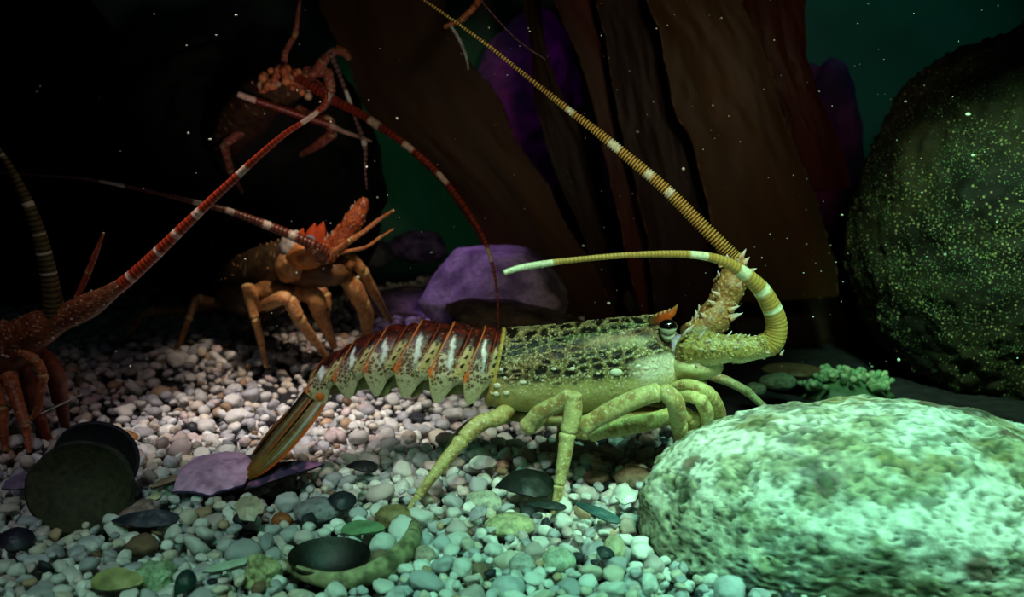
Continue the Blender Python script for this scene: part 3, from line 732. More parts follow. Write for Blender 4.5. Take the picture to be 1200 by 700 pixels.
# antennae: spiny stalk with a ringed whip
pc, pd, psn = c(176, 165, 88), c(92, 66, 30), c(214, 205, 160)
g = Geo()
peduncle(g, [(798, 414, YB - .016, 15), (812, 410, YB - .024, 20), (836, 409, YB - .028, 19), (862, 409, YB - .030, 17), (885, 408, YB - .032, 15), (899, 404, YB - .033, 14)], 90, pc, pd, psn, 11, 150, 0.75, under=.9)
for px, py, L in [(816, 424, 5), (858, 420, 5), (826, 400, 9), (845, 402, 8), (868, 404, 7), (818, 392, 10), (836, 393, 9), (850, 392, 10), (862, 393, 9), (873, 394, 8), (884, 396, 7), (806, 384, 9), (800, 388, 10), (912, 402, 7), (914, 410, 6)]:
    cone(g, P(px, py + 6, YB - .034), (0.55, -.1, 0.8), L * .00095, .0019, c(150, 100, 50), WHT * .85)
a1 = adopt(g.build('antenna', M['shell']), root); a1['label'] = 'near antenna on a horizontal spiny stalk, curling back above the carapace'
g = Geo()
flagellum(g, [(896, 409, YB - .033, 13), (906, 399, YB - .034, 14), (910, 380, YB - .036, 12.5), (903, 358, YB - .04, 11.5), (889, 336, YB - .045, 10), (864, 315, YB - .053, 7.5), (838, 303, YB - .06, 5.5), (800, 298, YB - .068, 4.4), (740, 299, YB - .08, 3.6), (680, 304, YB - .09, 3.4), (640, 309, YB - .098, 4), (610, 314, YB - .105, 4), (590, 320, YB - .11, 3.4)],
          c(190, 164, 84), c(158, 128, 60), [(0.19, .205), (.13, .14), (.262, .29), (.395, .445), (.85, 1.0)], pitch=4.2, bump=.02, seg=24, bandcol=c(225, 238, 205))
f_ = g.build('flagellum', M['antenna'], a1)
g = Geo()
peduncle(g, [(806, 398, YB + .014, 17), (822, 392, YB + .018, 20), (836, 374, YB + .022, 19), (848, 352, YB + .026, 18), (856, 332, YB + .03, 17), (862, 316, YB + .034, 14), (864, 304, YB + .036, 10)], 100, c(184, 150, 84), c(120, 66, 34), c(222, 205, 165), 12, 190, 0.9)
for px, py, dx, dz, L in [(845, 312, -.5, 1, 11), (868, 302, .5, 1, 12), (872, 308, .8, 1, 9), (856, 374, 1, .6, 16), (854, 364, 1, .5, 14), (842, 346, -1, .6, 10), (836, 356, -1, .6, 8), (826, 372, -.8, .8, 9), (879, 318, 1, .5, 8), (852, 306, -.1, 1, 9), (810, 388, -.2, 1, 11)]:
    cone(g, P(px, py, YB + .012), (dx, -.3, dz), L * .0008, .0028, c(210, 160, 100), WHT * .9)
a2 = adopt(g.build('antenna', M['shell']), root); a2['label'] = 'far antenna rising from a spiny upright stalk to the top of the view'
g = Geo()
flagellum(g, [(866, 312, YB + .036, 9), (860, 302, YB + .037, 8), (820, 262, YB + .045, 7.2), (780, 222, YB + .053, 6.5), (740, 188, YB + .06, 5.8), (700, 155, YB + .068, 4.8), (660, 124, YB + .075, 3.6), (620, 92, YB + .08, 2.6), (570, 52, YB + .088, 1.9), (520, 16, YB + .096, 1.5), (470, -18, YB + .104, 1.1), (420, -50, YB + .11, .7)],
          c(214, 188, 96), c(88, 56, 22), [(.20, .212), (.255, .268), (.34, .365), (.46, .475)], pitch=3.6, bump=.16, seg=16, bandcol=c(225, 238, 215), samples=0.6)
g.build('flagellum', M['antenna'], a2)


# ------------------------------------------------------------------ the other lobsters
def small_body(g, pts, base, dark, seed, flat=0.9, nsp=60):
    path, rad = pix(pts, 90); T, A, B = frames(path)

    def cf(t, a, V):
        f1, f2, cid = worley(V * 150, seed); n = fbm(V * 60, 3, seed)
        C = mix(np.broadcast_to(base, V.shape), dark, ss(.05, .3, f2 - f1) * .8); C = mix(C, dark, ss(-.2, .5, n) * .5)
        return mix(C, c(220, 180, 130), (f1 < .15) * .7)
    tube(g, path, rad, cf, 40, flat=flat)
    r = np.random.RandomState(seed)
    for k in range(nsp):
        i = r.randint(4, 85); a = r.uniform(0, 6.283); d = A[i] * math.cos(a) * flat + B[i] * math.sin(a)
        if d[2] < -0.2: continue
        cone(g, path[i] + d * rad[i] * .95, d * .8 + T[i] * .6, .006, .0018, base, c(230, 170, 110))


OC, OD = c(206, 130, 72), c(120, 60, 30)
olc = leg_colour(c(214, 156, 96), c(176, 96, 50), c(236, 200, 150), 61, 260)


def child(g, name, m, r, label=None):
    o = adopt(g.build(name, M[m]), r)
    if label: o['label'] = label
    return o


# second lobster, facing the viewer from behind the tail
r2 = empty('spiny_lobster', (P(340, 330, 1.38)[0], 1.38, 0))
tag(r2, 'pale orange spiny lobster facing forward, standing behind the tail of the large green one', 'lobster', 'spiny lobsters in the tank')
g = Geo()
small_body(g, [(270, 352, 1.72, 16), (276, 346, 1.66, 28), (290, 338, 1.55, 38), (312, 330, 1.45, 42), (335, 318, 1.38, 38), (352, 304, 1.34, 27), (362, 296, 1.32, 14)], c(104, 82, 52), c(46, 36, 26), 62)
for q, rr, cc in [((345, 290, 1.31), (.020, .018, .022), c(216, 206, 196)), ((358, 300, 1.30), (.024, .02, .018), c(222, 138, 76)), ((340, 312, 1.31), (.02, .016, .022), c(206, 150, 96)), ((372, 318, 1.33), (.046, .03, .022), c(120, 82, 48)), ((392, 310, 1.34), (.03, .02, .014), c(150, 98, 54)), ((330, 342, 1.35), (.045, .03, .016), c(170, 120, 70)), ((375, 300, 1.30), (.02, .014, .012), c(214, 128, 70))]:
    blob(g, P(*q), rr, lambda D, V, cc=cc: mix(np.broadcast_to(cc, D.shape), cc * .45, ss(-.1, .5, fbm(V * 120, 3, 4))), 20, 28, .18, 5)
leg_articles(g, [(325, 346, 1.38, 9), (302, 360, 1.35, 9), (296, 345, 1.33, 9), (289, 335, 1.32, 8), (294, 356, 1.32, 7), (299, 374, 1.32, 6), (306, 402, 1.33, 5), (312, 432, 1.33, 2.5)], [0, 1, 3, 5, 7], olc)
leg_articles(g, [(318, 352, 1.36, 9), (312, 358, 1.31, 9), (329, 350, 1.28, 10), (340, 352, 1.28, 10), (350, 374, 1.29, 9.5), (366, 396, 1.33, 6.5), (384, 420, 1.38, 3.5)], [0, 1, 3, 4, 6], olc)
leg_articles(g, [(340, 344, 1.37, 9), (352, 340, 1.34, 10), (368, 348, 1.32, 13), (374, 366, 1.34, 12), (384, 388, 1.38, 8), (392, 408, 1.41, 4)], [0, 1, 3, 5], olc)
leg_articles(g, [(362, 308, 1.36, 7), (388, 304, 1.35, 8), (411, 302, 1.34, 8.5), (425, 318, 1.36, 8), (440, 346, 1.42, 6.5), (458, 378, 1.55, 3)], [0, 2, 3, 5], olc)
leg_articles(g, [(388, 318, 1.37, 8), (404, 323, 1.36, 11), (413, 335, 1.36, 13), (424, 356, 1.38, 12), (430, 374, 1.42, 10), (429, 398, 1.46, 6)], [0, 1, 3, 5], olc)
leg_articles(g, [(355, 350, 1.45, 7), (372, 340, 1.45, 7), (382, 345, 1.45, 7), (384, 362, 1.46, 5), (382, 385, 1.52, 3)], [0, 2, 4], olc)
fl = leg_colour(c(150, 110, 70), c(110, 74, 44), c(180, 150, 110), 63, 200)
leg_articles(g, [(292, 352, 1.6, 7), (262, 356, 1.56, 7), (230, 350, 1.52, 6.5), (222, 372, 1.5, 5), (210, 404, 1.5, 4), (196, 436, 1.5, 2)], [0, 2, 3, 5], fl)
leg_articles(g, [(280, 352, 1.66, 7), (230, 362, 1.6, 6), (172, 366, 1.55, 6), (150, 392, 1.52, 5), (122, 432, 1.5, 2)], [0, 2, 4], fl)
leg_articles(g, [(330, 345, 1.5, 8), (300, 380, 1.55, 7), (296, 402, 1.6, 3)], [0, 2], fl)
child(g, 'body', 'shell', r2)
for x, y in ((352, 276), (366, 270), (376, 268)):
    g = Geo(); path, rad = pix([(x - 3, y + 14, 1.31, 8), (x, y + 2, 1.305, 6), (x + 3, y - 8, 1.30, .8)], 16); tube(g, path, rad, c(214, 90, 46), 12); child(g, 'brow_horn', 'shell', r2)
g = Geo(); blob(g, P(362, 284, 1.295), (.010, .009, .010), c(120, 130, 150), 14, 18); child(g, 'eye', 'eye', r2)
g = Geo(); peduncle(g, [(376, 302, 1.31, 11), (388, 292, 1.31, 13), (402, 276, 1.31, 12), (415, 258, 1.31, 11), (425, 240, 1.31, 8), (428, 232, 1.31, 3)], 60, c(196, 96, 50), c(96, 40, 24), c(236, 170, 110), 64, 110, 1.15)
child(g, 'antenna', 'shell', r2, 'spiny orange antenna stalk pointing upwards')
g = Geo(); peduncle(g, [(384, 302, 1.29, 10), (374, 294, 1.28, 9), (362, 286, 1.27, 7.5)], 30, c(160, 80, 44), c(76, 36, 22), c(220, 180, 140), 65, 30)
a = child(g, 'antenna', 'shell', r2, 'long dark antenna with white bands trailing sideways')
g = Geo(); flagellum(g, [(384, 297, 1.28, 6.5), (364, 286, 1.27, 6.5), (330, 271, 1.26, 5.6), (300, 259, 1.25, 4.8), (270, 248, 1.24, 4), (236, 239, 1.23, 3.4), (200, 230, 1.22, 2.8), (150, 219, 1.21, 2.2), (100, 210, 1.20, 1.7), (50, 206, 1.19, 1.4), (0, 203, 1.18, 1.1), (-40, 203, 1.17, .8)],
                     c(120, 52, 30), c(62, 30, 20), [(.10, .115), (.17, .19), (.275, .295), (.36, .385), (.575, .64)], pitch=5, bump=.05, seg=10, bandcol=c(214, 196, 176)); g.build('flagellum', M['antenna'], a)
for pts in ([(378, 306, 1.29, 4.5), (395, 293, 1.28, 4.5), (412, 281, 1.27, 4), (426, 272, 1.27, 3.6), (444, 258, 1.27, 3), (462, 246, 1.26, 1.5)], [(400, 296, 1.31, 3), (428, 290, 1.3, 2.4), (446, 278, 1.3, 2), (462, 268, 1.3, 1)]):
    g = Geo(); leg_articles(g, pts, [0, 2, len(pts) - 1], leg_colour(c(206, 128, 76), c(150, 84, 50), c(230, 190, 150), 66), 10); child(g, 'antennule', 'shell', r2)

# third lobster, coming in at the edge of the view
r3 = empty('spiny_lobster', (P(-10, 420, 1.0)[0], 1.0, 0))
tag(r3, 'dark red spiny lobster cut off by the picture edge, long banded antenna raised', 'lobster', 'spiny lobsters in the tank')
RD, RDD = c(170, 66, 36), c(84, 32, 20)
g = Geo()
small_body(g, [(-230, 440, 1.02, 44), (-170, 428, 1.01, 60), (-110, 420, 1.0, 66), (-60, 414, 1.0, 60), (-20, 412, .99, 44), (14, 408, .985, 26), (30, 402, .98, 12)], c(130, 70, 40), c(56, 26, 18), 71, 1.0)
rlc = leg_colour(c(170, 92, 56), c(120, 52, 32), c(206, 150, 110), 72, 260)
leg_articles(g, [(-10, 430, .99, 10), (18, 412, .97, 8), (44, 424, .965, 7), (51, 440, .965, 7), (48, 460, .965, 6), (44, 480, .97, 5), (36, 492, .97, 2.5)], [0, 2, 3, 6], rlc)
leg_articles(g, [(-8, 420, 1.02, 14), (36, 408, 1.03, 15), (62, 436, 1.04, 14), (72, 474, 1.05, 10), (78, 508, 1.06, 5)], [0, 1, 3, 4], leg_colour(c(130, 56, 32), c(84, 30, 20), c(150, 90, 60), 73, 220))
leg_articles(g, [(-30, 440, .99, 12), (10, 440, .98, 12), (20, 470, .97, 9), (30, 500, .96, 7), (34, 532, .95, 3)], [0, 1, 3, 4], rlc)
leg_articles(g, [(-30, 440, 1.0, 13), (26, 430, 1.02, 13), (42, 480, 1.02, 12), (58, 520, 1.02, 5)], [0, 1, 2, 3], leg_colour(c(140, 58, 34), c(84, 30, 20), c(150, 90, 60), 74, 220))
leg_articles(g, [(-60, 450, .98, 12), (-14, 440, .97, 12), (2, 480, .96, 9), (6, 530, .95, 4)], [0, 1, 2, 3], rlc)
child(g, 'body', 'shell', r3)
g = Geo(); peduncle(g, [(-14, 408, .985, 26), (16, 398, .98, 24), (40, 388, .975, 21), (66, 376, .97, 17), (92, 364, .965, 15), (115, 352, .96, 13), (136, 338, .955, 9), (148, 330, .953, 5)], 110, c(150, 84, 52), c(76, 36, 22), c(226, 190, 150), 75, 150, .55)
a = child(g, 'antenna', 'shell', r3, 'spiny stalk and long red antenna with white bands, rising across the dark water')
g = Geo(); flagellum(g, [(128, 344, .957, 9), (146, 331, .954, 8), (172, 308, .95, 7.2), (200, 281, .945, 6.6), (236, 246, .94, 5.6), (270, 214, .935, 4.8), (302, 184, .93, 4), (334, 157, .925, 3.4), (360, 140, .92, 3), (376, 127, .918, 2.6), (382, 112, .915, 2.2), (376, 98, .91, 1.8), (362, 90, .905, 1.2)],
                     c(196, 70, 36), c(128, 40, 24), [(.085, .095), (.20, .21), (.275, .29), (.36, .385), (.545, .58), (.80, .86)], pitch=5, bump=.04, seg=12, bandcol=c(226, 196, 176)); g.build('flagellum', M['antenna'], a)
g = Geo(); flagellum(g, [(66, 380, .968, 13), (63, 360, .965, 12), (60, 338, .96, 10.5), (54, 308, .955, 9.5), (46, 276, .95, 8.5), (34, 242, .945, 7), (18, 208, .94, 5.2), (0, 178, .935, 3.5), (-20, 150, .93, 2), (-40, 124, .925, 1)],
                     c(96, 84, 46), c(54, 44, 26), [(.215, .222), (.30, .308), (.38, .387), (.505, .525), (.74, .75)], pitch=6, bump=.04, seg=14, bandcol=c(206, 200, 176)); child(g, 'antenna', 'antenna', r3, 'thick olive antenna standing upright')
g = Geo(); leg_articles(g, [(84, 366, .965, 6), (92, 346, .962, 4.5), (104, 318, .958, 4), (112, 298, .955, 4), (122, 272, .95, 1.2)], [0, 1, 2, 4], leg_colour(c(150, 60, 34), c(96, 36, 24), c(190, 110, 80), 76), 10); child(g, 'antennule', 'shell', r3)

# fourth lobster, clinging to the dark rock high in the back
r4 = empty('spiny_lobster', (P(330, 130, 1.55)[0], 1.55, P(330, 130, 1.55)[2]))
tag(r4, 'dim spiny lobster with knobbly orange back, clinging high on the dark rock beside the kelp', 'lobster', 'spiny lobsters in the tank')
g = Geo()
small_body(g, [(262, 178, 1.66, 12), (272, 160, 1.64, 22), (288, 136, 1.60, 27), (306, 116, 1.56, 26), (328, 106, 1.53, 22), (348, 102, 1.51, 13), (356, 102, 1.50, 6)], c(96, 66, 44), c(40, 28, 22), 81, 1.0, 40)
r_ = np.random.RandomState(82)
for k in range(70):                     # knobbly head
    x, y = r_.uniform(306, 362), 0; y = 92 - 12 * math.sin((x - 300) / 62 * 3.1) + r_.uniform(-1, 22)
    blob(g, P(x, y, 1.49 + r_.uniform(-.015, .02)), np.full(3, r_.uniform(.004, .007)), [c(214, 130, 80), c(180, 96, 60), c(210, 170, 140)][r_.randint(3)], 8, 10)
l4 = leg_colour(c(160, 86, 66), c(100, 46, 40), c(206, 170, 160), 83, 200)
leg_articles(g, [(352, 100, 1.5, 6), (366, 88, 1.48, 5.5), (380, 70, 1.47, 7), (394, 58, 1.46, 6), (404, 62, 1.46, 6), (410, 70, 1.46, 3)], [0, 2, 3, 5], l4)
leg_articles(g, [(360, 84, 1.5, 8), (384, 84, 1.48, 7), (388, 104, 1.47, 7), (380, 124, 1.47, 5), (362, 136, 1.48, 3)], [0, 1, 2, 4], l4)
leg_articles(g, [(350, 128, 1.52, 6), (372, 138, 1.5, 5), (386, 142, 1.48, 8), (390, 156, 1.5, 7), (372, 170, 1.52, 6), (352, 182, 1.55, 3)], [0, 2, 3, 5], l4)
leg_articles(g, [(330, 96, 1.54, 5), (334, 62, 1.52, 4), (346, 40, 1.5, 4), (350, 10, 1.5, 3), (352, -10, 1.5, 2)], [0, 1, 2, 4], l4)
leg_articles(g, [(290, 150, 1.58, 6), (262, 170, 1.58, 6), (270, 200, 1.6, 5), (284, 226, 1.64, 2)], [0, 1, 2, 3], l4)
child(g, 'body', 'shell', r4)
g = Geo(); flagellum(g, [(350, 92, 1.48, 5.5), (372, 105, 1.46, 6), (394, 119, 1.44, 5.6), (420, 132, 1.42, 5), (444, 148, 1.40, 5), (462, 160, 1.38, 4), (490, 182, 1.36, 4), (515, 205, 1.34, 3.4), (540, 236, 1.32, 3), (562, 270, 1.30, 2.6), (573, 296, 1.29, 2.6), (581, 330, 1.28, 1.6), (584, 370, 1.27, 1.2), (584, 400, 1.26, .8)],
                     c(166, 62, 40), c(96, 34, 26), [(.10, .115), (.235, .27), (.355, .385), (.48, .52), (.735, .775)], pitch=5, bump=.04, seg=10, bandcol=c(226, 200, 180)); child(g, 'antenna', 'antenna', r4, 'red antenna with white bands crossing the kelp')
g = Geo(); flagellum(g, [(386, 146, 1.46, 4.5), (360, 138, 1.45, 4), (330, 128, 1.44, 4), (300, 118, 1.43, 4), (278, 110, 1.42, 3.4)], c(150, 50, 34), c(96, 34, 26), [(.80, 1.0)], pitch=5, bump=.04, seg=10, bandcol=c(226, 190, 170)); child(g, 'antenna', 'antenna', r4, 'short red antenna with a white tip')
g = Geo(); flagellum(g, [(386, 146, 1.46, 4), (402, 154, 1.45, 2.6), (422, 161, 1.44, 1.8), (436, 166, 1.43, 1)], c(220, 196, 180), c(180, 130, 110), [], seg=8); child(g, 'antennule', 'antenna', r4)
g = Geo(); flagellum(g, [(386, 60, 1.46, 4), (398, 88, 1.45, 2.2), (408, 114, 1.44, 2.4), (416, 138, 1.43, 2), (427, 170, 1.42, 3), (428, 200, 1.42, 1.6), (430, 222, 1.42, .8)], c(150, 116, 116), c(90, 60, 60), [(.30, .42), (.66, .70)], pitch=6, seg=8); child(g, 'antennule', 'antenna', r4)

# fifth lobster: only a leg and feelers reach down between the kelp
r5 = empty('spiny_lobster', (P(575, -40, 1.25)[0], 1.25, P(575, -40, 1.25)[2]))
tag(r5, 'spiny lobster above the view, only bent rusty leg and thin feelers hanging beside kelp', 'lobster', 'spiny lobsters in the tank')
g = Geo(); leg_articles(g, [(590, -60, 1.28, 12), (566, -8, 1.26, 5), (556, 8, 1.25, 4.5), (540, 24, 1.25, 4), (520, 32, 1.25, 3)], [0, 1, 3, 4], leg_colour(c(150, 74, 40), c(90, 44, 26), c(190, 140, 100), 91))
small_body(g, [(640, -150, 1.4, 20), (615, -110, 1.34, 46), (595, -75, 1.28, 40), (585, -58, 1.25, 12)], c(120, 60, 36), c(60, 30, 20), 92, 1.0, 20)
child(g, 'body', 'shell', r5)
g = Geo(); flagellum(g, [(528, 30, 1.24, 1.6), (538, 46, 1.24, 2.2), (546, 66, 1.235, 1.8), (549, 82, 1.23, 1)], c(170, 176, 180), c(120, 120, 126), [], seg=8); child(g, 'antennule', 'antenna', r5, 'short grey feeler')
g = Geo(); flagellum(g, [(548, -20, 1.2, 1.2), (580, 20, 1.2, 1.1), (610, 50, 1.2, .9), (640, 70, 1.2, .7)], c(90, 30, 40), c(50, 20, 26), [], seg=8); child(g, 'antennule', 'antenna', r5)

# ================================================================== SHELLS AND SMALL STONES
CLEAR = []                              # (x, y, radius) kept free of pebbles


def keep(p, r): CLEAR.append((p[0], p[1], r))


def cup(name, cen, rx, ry, depth, R, outer, inner, label, category='shell', m='seashell', thick=.0022, lipf=None, seed=0, span=1.0, m2=None, part='inside', rings=0, clearr=None, nobs=.04):
    """a curved shell: a shallow bowl with real thickness, opening along +Z before rotation"""
    nu, nv = 40, 80; u = np.linspace(0.0, 1, nu); v = np.linspace(0, 2 * math.pi, nv, endpoint=False); U, Vv = np.meshgrid(u, v, indexing='ij')
    k = 1 + nobs * fbm(np.stack([np.cos(Vv) * 1.6, np.sin(Vv) * 1.6, U * 0 + seed], -1), 3, seed)
    if lipf is not None: k = k * lipf(Vv)
    X = rx * U * np.cos(Vv) * k; Y_ = ry * U * np.sin(Vv) * k; Z = depth * (U ** 2.2) - depth
    Z = Z + .03 * rx * fbm(np.stack([X / rx * 3, Y_ / ry * 3, X * 0 + seed], -1), 3, seed) + rings * np.sin(U * 40)
    A = np.stack([X, Y_, Z], -1); sc = (1 + thick / np.array([rx, ry, rx])) * np.ones(3)
    B = A * sc - np.array([0, 0, thick])
    n = fbm(A * 120, 4, seed)
    Ao = mix(np.broadcast_to(outer, A.shape), outer * .45, ss(-.1, .5, n)); Ai = mix(np.broadcast_to(inner, A.shape), inner * .6, ss(0, .6, n))
    rt = empty(name, cen); tag(rt, label, category)
    g = Geo(); g.grid((B @ R.T)[::-1], Ao[::-1], True, (False, True)); g.grid(np.stack([(B @ R.T)[-1], (A @ R.T)[-1]], 0), np.stack([Ao[-1], Ao[-1]], 0), True)
    g.build('outside', M[m], rt)
    g = Geo(); g.grid(A @ R.T, Ai, True, (True, False)); g.build('inside', M[m2 or m], rt)
    keep(cen, clearr if clearr is not None else .75 * max(rx, ry)); return rt


def plate(name, outline, z, thick, top, under, label, category='shell', R=None, cen=None, dome=.004, seed=0, m='seashell', clearr=None, mix2=None):
    """a broken curved piece: outline in metres round its own centre, domed, with thickness"""
    o = np.asarray(outline, float); n = 90; o = np.vstack([o, o[:1]])
    seg = np.r_[0, np.cumsum(np.linalg.norm(np.diff(o, axis=0), axis=1))]; s = np.linspace(0, seg[-1], n, endpoint=False)
    ox = np.interp(s, seg, o[:, 0]); oy = np.interp(s, seg, o[:, 1]); jag = 1 + .03 * fbm(np.stack([s * 300, s * 0, s * 0 + seed], -1), 3, seed)
    u = np.linspace(0, 1, 26)[:, None]; X = ox * jag * u; Y_ = oy * jag * u; r = max(np.abs(o).max(), 1e-6)
    Z = dome * (1 - (X ** 2 + Y_ ** 2) / r ** 2) + .05 * r * fbm(np.stack([X / r * 2.5, Y_ / r * 2.5, X * 0 + seed], -1), 3, seed)
    A = np.stack([X, Y_, Z], -1); B = A - [0, 0, thick]
    nn = fbm(A * 150, 4, seed); CA = mix(np.broadcast_to(top, A.shape), top * .62 if mix2 is None else mix2, ss(-.05, .5, nn)); CB = np.broadcast_to(under, A.shape)
    g = Geo(); g.grid(A @ R.T, CA, True, (True, False)); g.grid((B @ R.T)[::-1], CB[::-1], True, (False, True))
    g.grid(np.stack([(A @ R.T)[-1], (B @ R.T)[-1]], 0), np.stack([CB[-1], CB[-1]], 0), True)
    ob = g.build(name, M[m]); ob.location = cen; tag(ob, label, category); keep(cen, clearr if clearr is not None else r * .6); return ob


# black rounded shell standing on edge in the gravel, a second rim behind it
bp_ = G(88, 606, .0)
cup('black_shell', (P(88, 572, bp_[1])[0], bp_[1] + .008, .021), .041, .036, .022, rotm(math.radians(66), math.radians(8), 0), c(60, 58, 48), c(70, 70, 48), 'round black shell standing on edge, its hollow side grown with olive moss', 'shell', 'moss', .003, seed=3, clearr=.03, nobs=.06)
cup('black_shell', (P(104, 545, bp_[1] + .03)[0], bp_[1] + .042, .034), .034, .030, .010, rotm(math.radians(74), math.radians(14), 0), c(44, 42, 50), c(34, 32, 36), 'smooth black shell rim peeking up behind the mossy black shell', 'shell', 'darkshell', .0025, seed=4, clearr=.02)
# pink plate under the tail fan and the dark mussel valve it lies on
q = G(258, 562, .006)
plate('pink_shell', [(-.034, -.028), (-.036, .006), (-.028, .022), (-.004, .032), (.014, .026), (.030, .008), (.024, -.018), (.0, -.034)], 0, .0022, c(255, 196, 240), c(90, 74, 120), 'pink shell fragment lying flat under the tip of the tail fan', cen=(q[0], q[1] + .004, .011), R=rotm(math.radians(17), math.radians(3), 0), dome=.005, seed=5, mix2=c(206, 150, 196))
q = G(318, 566, .004)
plate('mussel_shell', [(-.040, -.006), (-.02, .010), (.010, .012), (.036, .008), (.046, .002), (.02, -.008), (-.01, -.012)], 0, .002, c(60, 52, 84), c(24, 22, 34), 'long dark violet mussel shell sticking out beyond the pink fragment', cen=(q[0], q[1] + .006, .006), R=rotm(math.radians(20), math.radians(-12), math.radians(8)), dome=.006, seed=6, m='darkshell', mix2=c(190, 120, 170))


# the thick curved limpet-like shell with a black hollow
def crescent():
    def Z(px, py, z, r=0): return (px, py, FPX * (CAMH - z) / (py - HOR) * .9965, r)
    q = G(405, 655, 0)
    rt = empty('curved_shell', (q[0], q[1], .0)); tag(rt, 'thick curved olive shell with a gaping black hollow, at the bottom beside the pebbles', 'shell')
    g = Geo(); pts = [Z(328, 652, .006, 3), Z(336, 662, .007, 6), Z(358, 674, .010, 9), Z(392, 681, .012, 11), Z(425, 676, .013, 13), Z(452, 664, .014, 15), Z(472, 648, .014, 14.5), Z(483, 632, .013, 13), Z(486, 618, .011, 9), Z(479, 606, .008, 3)]
    path, rad = pix(pts, 110)
    tube(g, path, rad, lambda t, a, V: mix(mix(np.broadcast_to(c(176, 168, 128), V.shape), c(120, 112, 80), ss(-.1, .4, fbm(V * 130, 4, 3))), c(40, 44, 34), ss(.25, .5, fbm(V * 60, 3, 8)) * .6), 36, flat=.8)
    adopt(g.build('rim', M['rock']), rt)
    g = Geo(); nu, nv = 24, 60; u, v = np.meshgrid(np.linspace(0, 1, nu), np.linspace(0, 2 * math.pi, nv, endpoint=False), indexing='ij')
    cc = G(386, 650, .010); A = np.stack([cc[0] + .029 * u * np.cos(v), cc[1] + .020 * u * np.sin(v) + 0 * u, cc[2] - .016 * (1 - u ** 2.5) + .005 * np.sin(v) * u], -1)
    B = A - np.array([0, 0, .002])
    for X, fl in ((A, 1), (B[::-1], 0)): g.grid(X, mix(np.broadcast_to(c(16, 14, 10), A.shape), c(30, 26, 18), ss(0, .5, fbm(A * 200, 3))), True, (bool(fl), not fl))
    g.grid(np.stack([A[-1], B[-1]], 0), c(60, 60, 40), True)
    o = adopt(g.build('hollow', M['darkshell']), rt); o['label'] = 'black hollow inside of the shell'
    keep(cc, .031)
    for k in range(4, 110, 12): keep(path[k], rad[k] * .8)


crescent()
PL = [  # name, px, py, length px, width px, turn, tilt, top, under, label, material
    ('flat_shell', 426, 626, 54, 16, 4, 16, c(120, 150, 110), c(60, 80, 60), 'flat green shell leaning behind the curved shell', 'seashell'),
    ('mussel_shell', 400, 594, 36, 22, -8, 26, c(34, 40, 52), c(20, 22, 30), 'small black mussel shell halfway between the rear foot and the pink fragment', 'darkshell'),
    ('mussel_shell', 616, 580, 74, 34, 4, 20, c(20, 30, 26), c(16, 20, 18), 'wide black mussel shell behind the foot of the second leg', 'darkshell'),
    ('mussel_shell', 700, 606, 62, 13, -28, 34, c(30, 84, 84), c(20, 40, 44), 'narrow teal mussel shell edge pointing at the pale stone', 'darkshell'),
    ('mussel_shell', 170, 616, 84, 22, 3, 40, c(46, 50, 66), c(24, 26, 34), 'long slate dark shell edge in front of the mossy black shell', 'darkshell'),
    ('striped_shell', 292, 604, 38, 34, 40, 34, c(206, 190, 166), c(120, 100, 90), 'cream shell fragment with fine dark growth lines', 'seashell'),
    ('mussel_shell', 424, 553, 40, 14, -6, 24, c(28, 28, 30), c(18, 18, 20), 'dark shell sliver on the gravel under the middle of the tail', 'darkshell'),
    ('flat_shell', 566, 548, 34, 16, 4, 30, c(226, 230, 220), c(140, 140, 130), 'thin white shell resting on a round pebble beside the rear leg', 'seashell'),
    ('shell_shard', 560, 606, 30, 16, 38, 50, c(150, 140, 150), c(90, 84, 90), 'twisted grey shell shard between the two feet', 'seashell'),
    ('shell_shard', 118, 530, 46, 14, 4, 24, c(210, 196, 180), c(120, 110, 104), 'long cream shell shard behind the black shell rim', 'seashell'),
    ('shell_shard', 30, 572, 60, 20, 8, 26, c(150, 124, 150), c(70, 56, 70), 'mauve shell piece beside the mossy black shell, at the edge of the view', 'seashell'),
    ('mussel_shell', 18, 640, 46, 26, -14, 24, c(36, 34, 52), c(20, 20, 30), 'dark blue mussel shell at the bottom edge gravel near the side of the view', 'darkshell'),
    ('mussel_shell', 216, 690, 34, 26, 60, 55, c(20, 60, 52), c(14, 30, 28), 'dark green shell standing upright at the very bottom', 'darkshell'),
    ('shell_shard', 268, 668, 62, 10, 16, 30, c(190, 214, 190), c(120, 130, 110), 'thin pale green shell rod beside the upright dark green shell', 'seashell'),
    ('flat_shell', 138, 688, 66, 24, -2, 26, c(176, 176, 116), c(100, 100, 70), 'yellowish saucer shell lying at the bottom in front of the dark slivers', 'seashell'),
    ('shell_shard', 182, 586, 16, 9, 0, 30, c(220, 214, 170), c(150, 140, 110), 'tiny yellow white shell chip between the black shell and the pink fragment', 'seashell'),
    ('shell_shard', 196, 568, 40, 9, 28, 30, c(196, 160, 130), c(120, 90, 70), 'tan shell splinter pointing at the pink fragment', 'seashell'),
    ('mussel_shell', 296, 545, 40, 12, -4, 24, c(70, 50, 60), c(30, 24, 30), 'brownish shell sliver behind the tail fan', 'darkshell'),
    ('mussel_shell', 708, 655, 16, 22, 70, 40, c(20, 44, 48), c(16, 24, 26), 'small dark teal shell chip near the rim of the pale stone', 'darkshell'),
    ('shell_shard', 735, 588, 30, 22, 30, 40, c(226, 232, 222), c(150, 150, 140), 'broken white shell corner beside the pale stone', 'seashell'),
    ('mussel_shell', 640, 598, 50, 10, -6, 28, c(24, 40, 40), c(16, 20, 20), 'thin black shell sliver in front of the foot of the second leg', 'darkshell'),
]
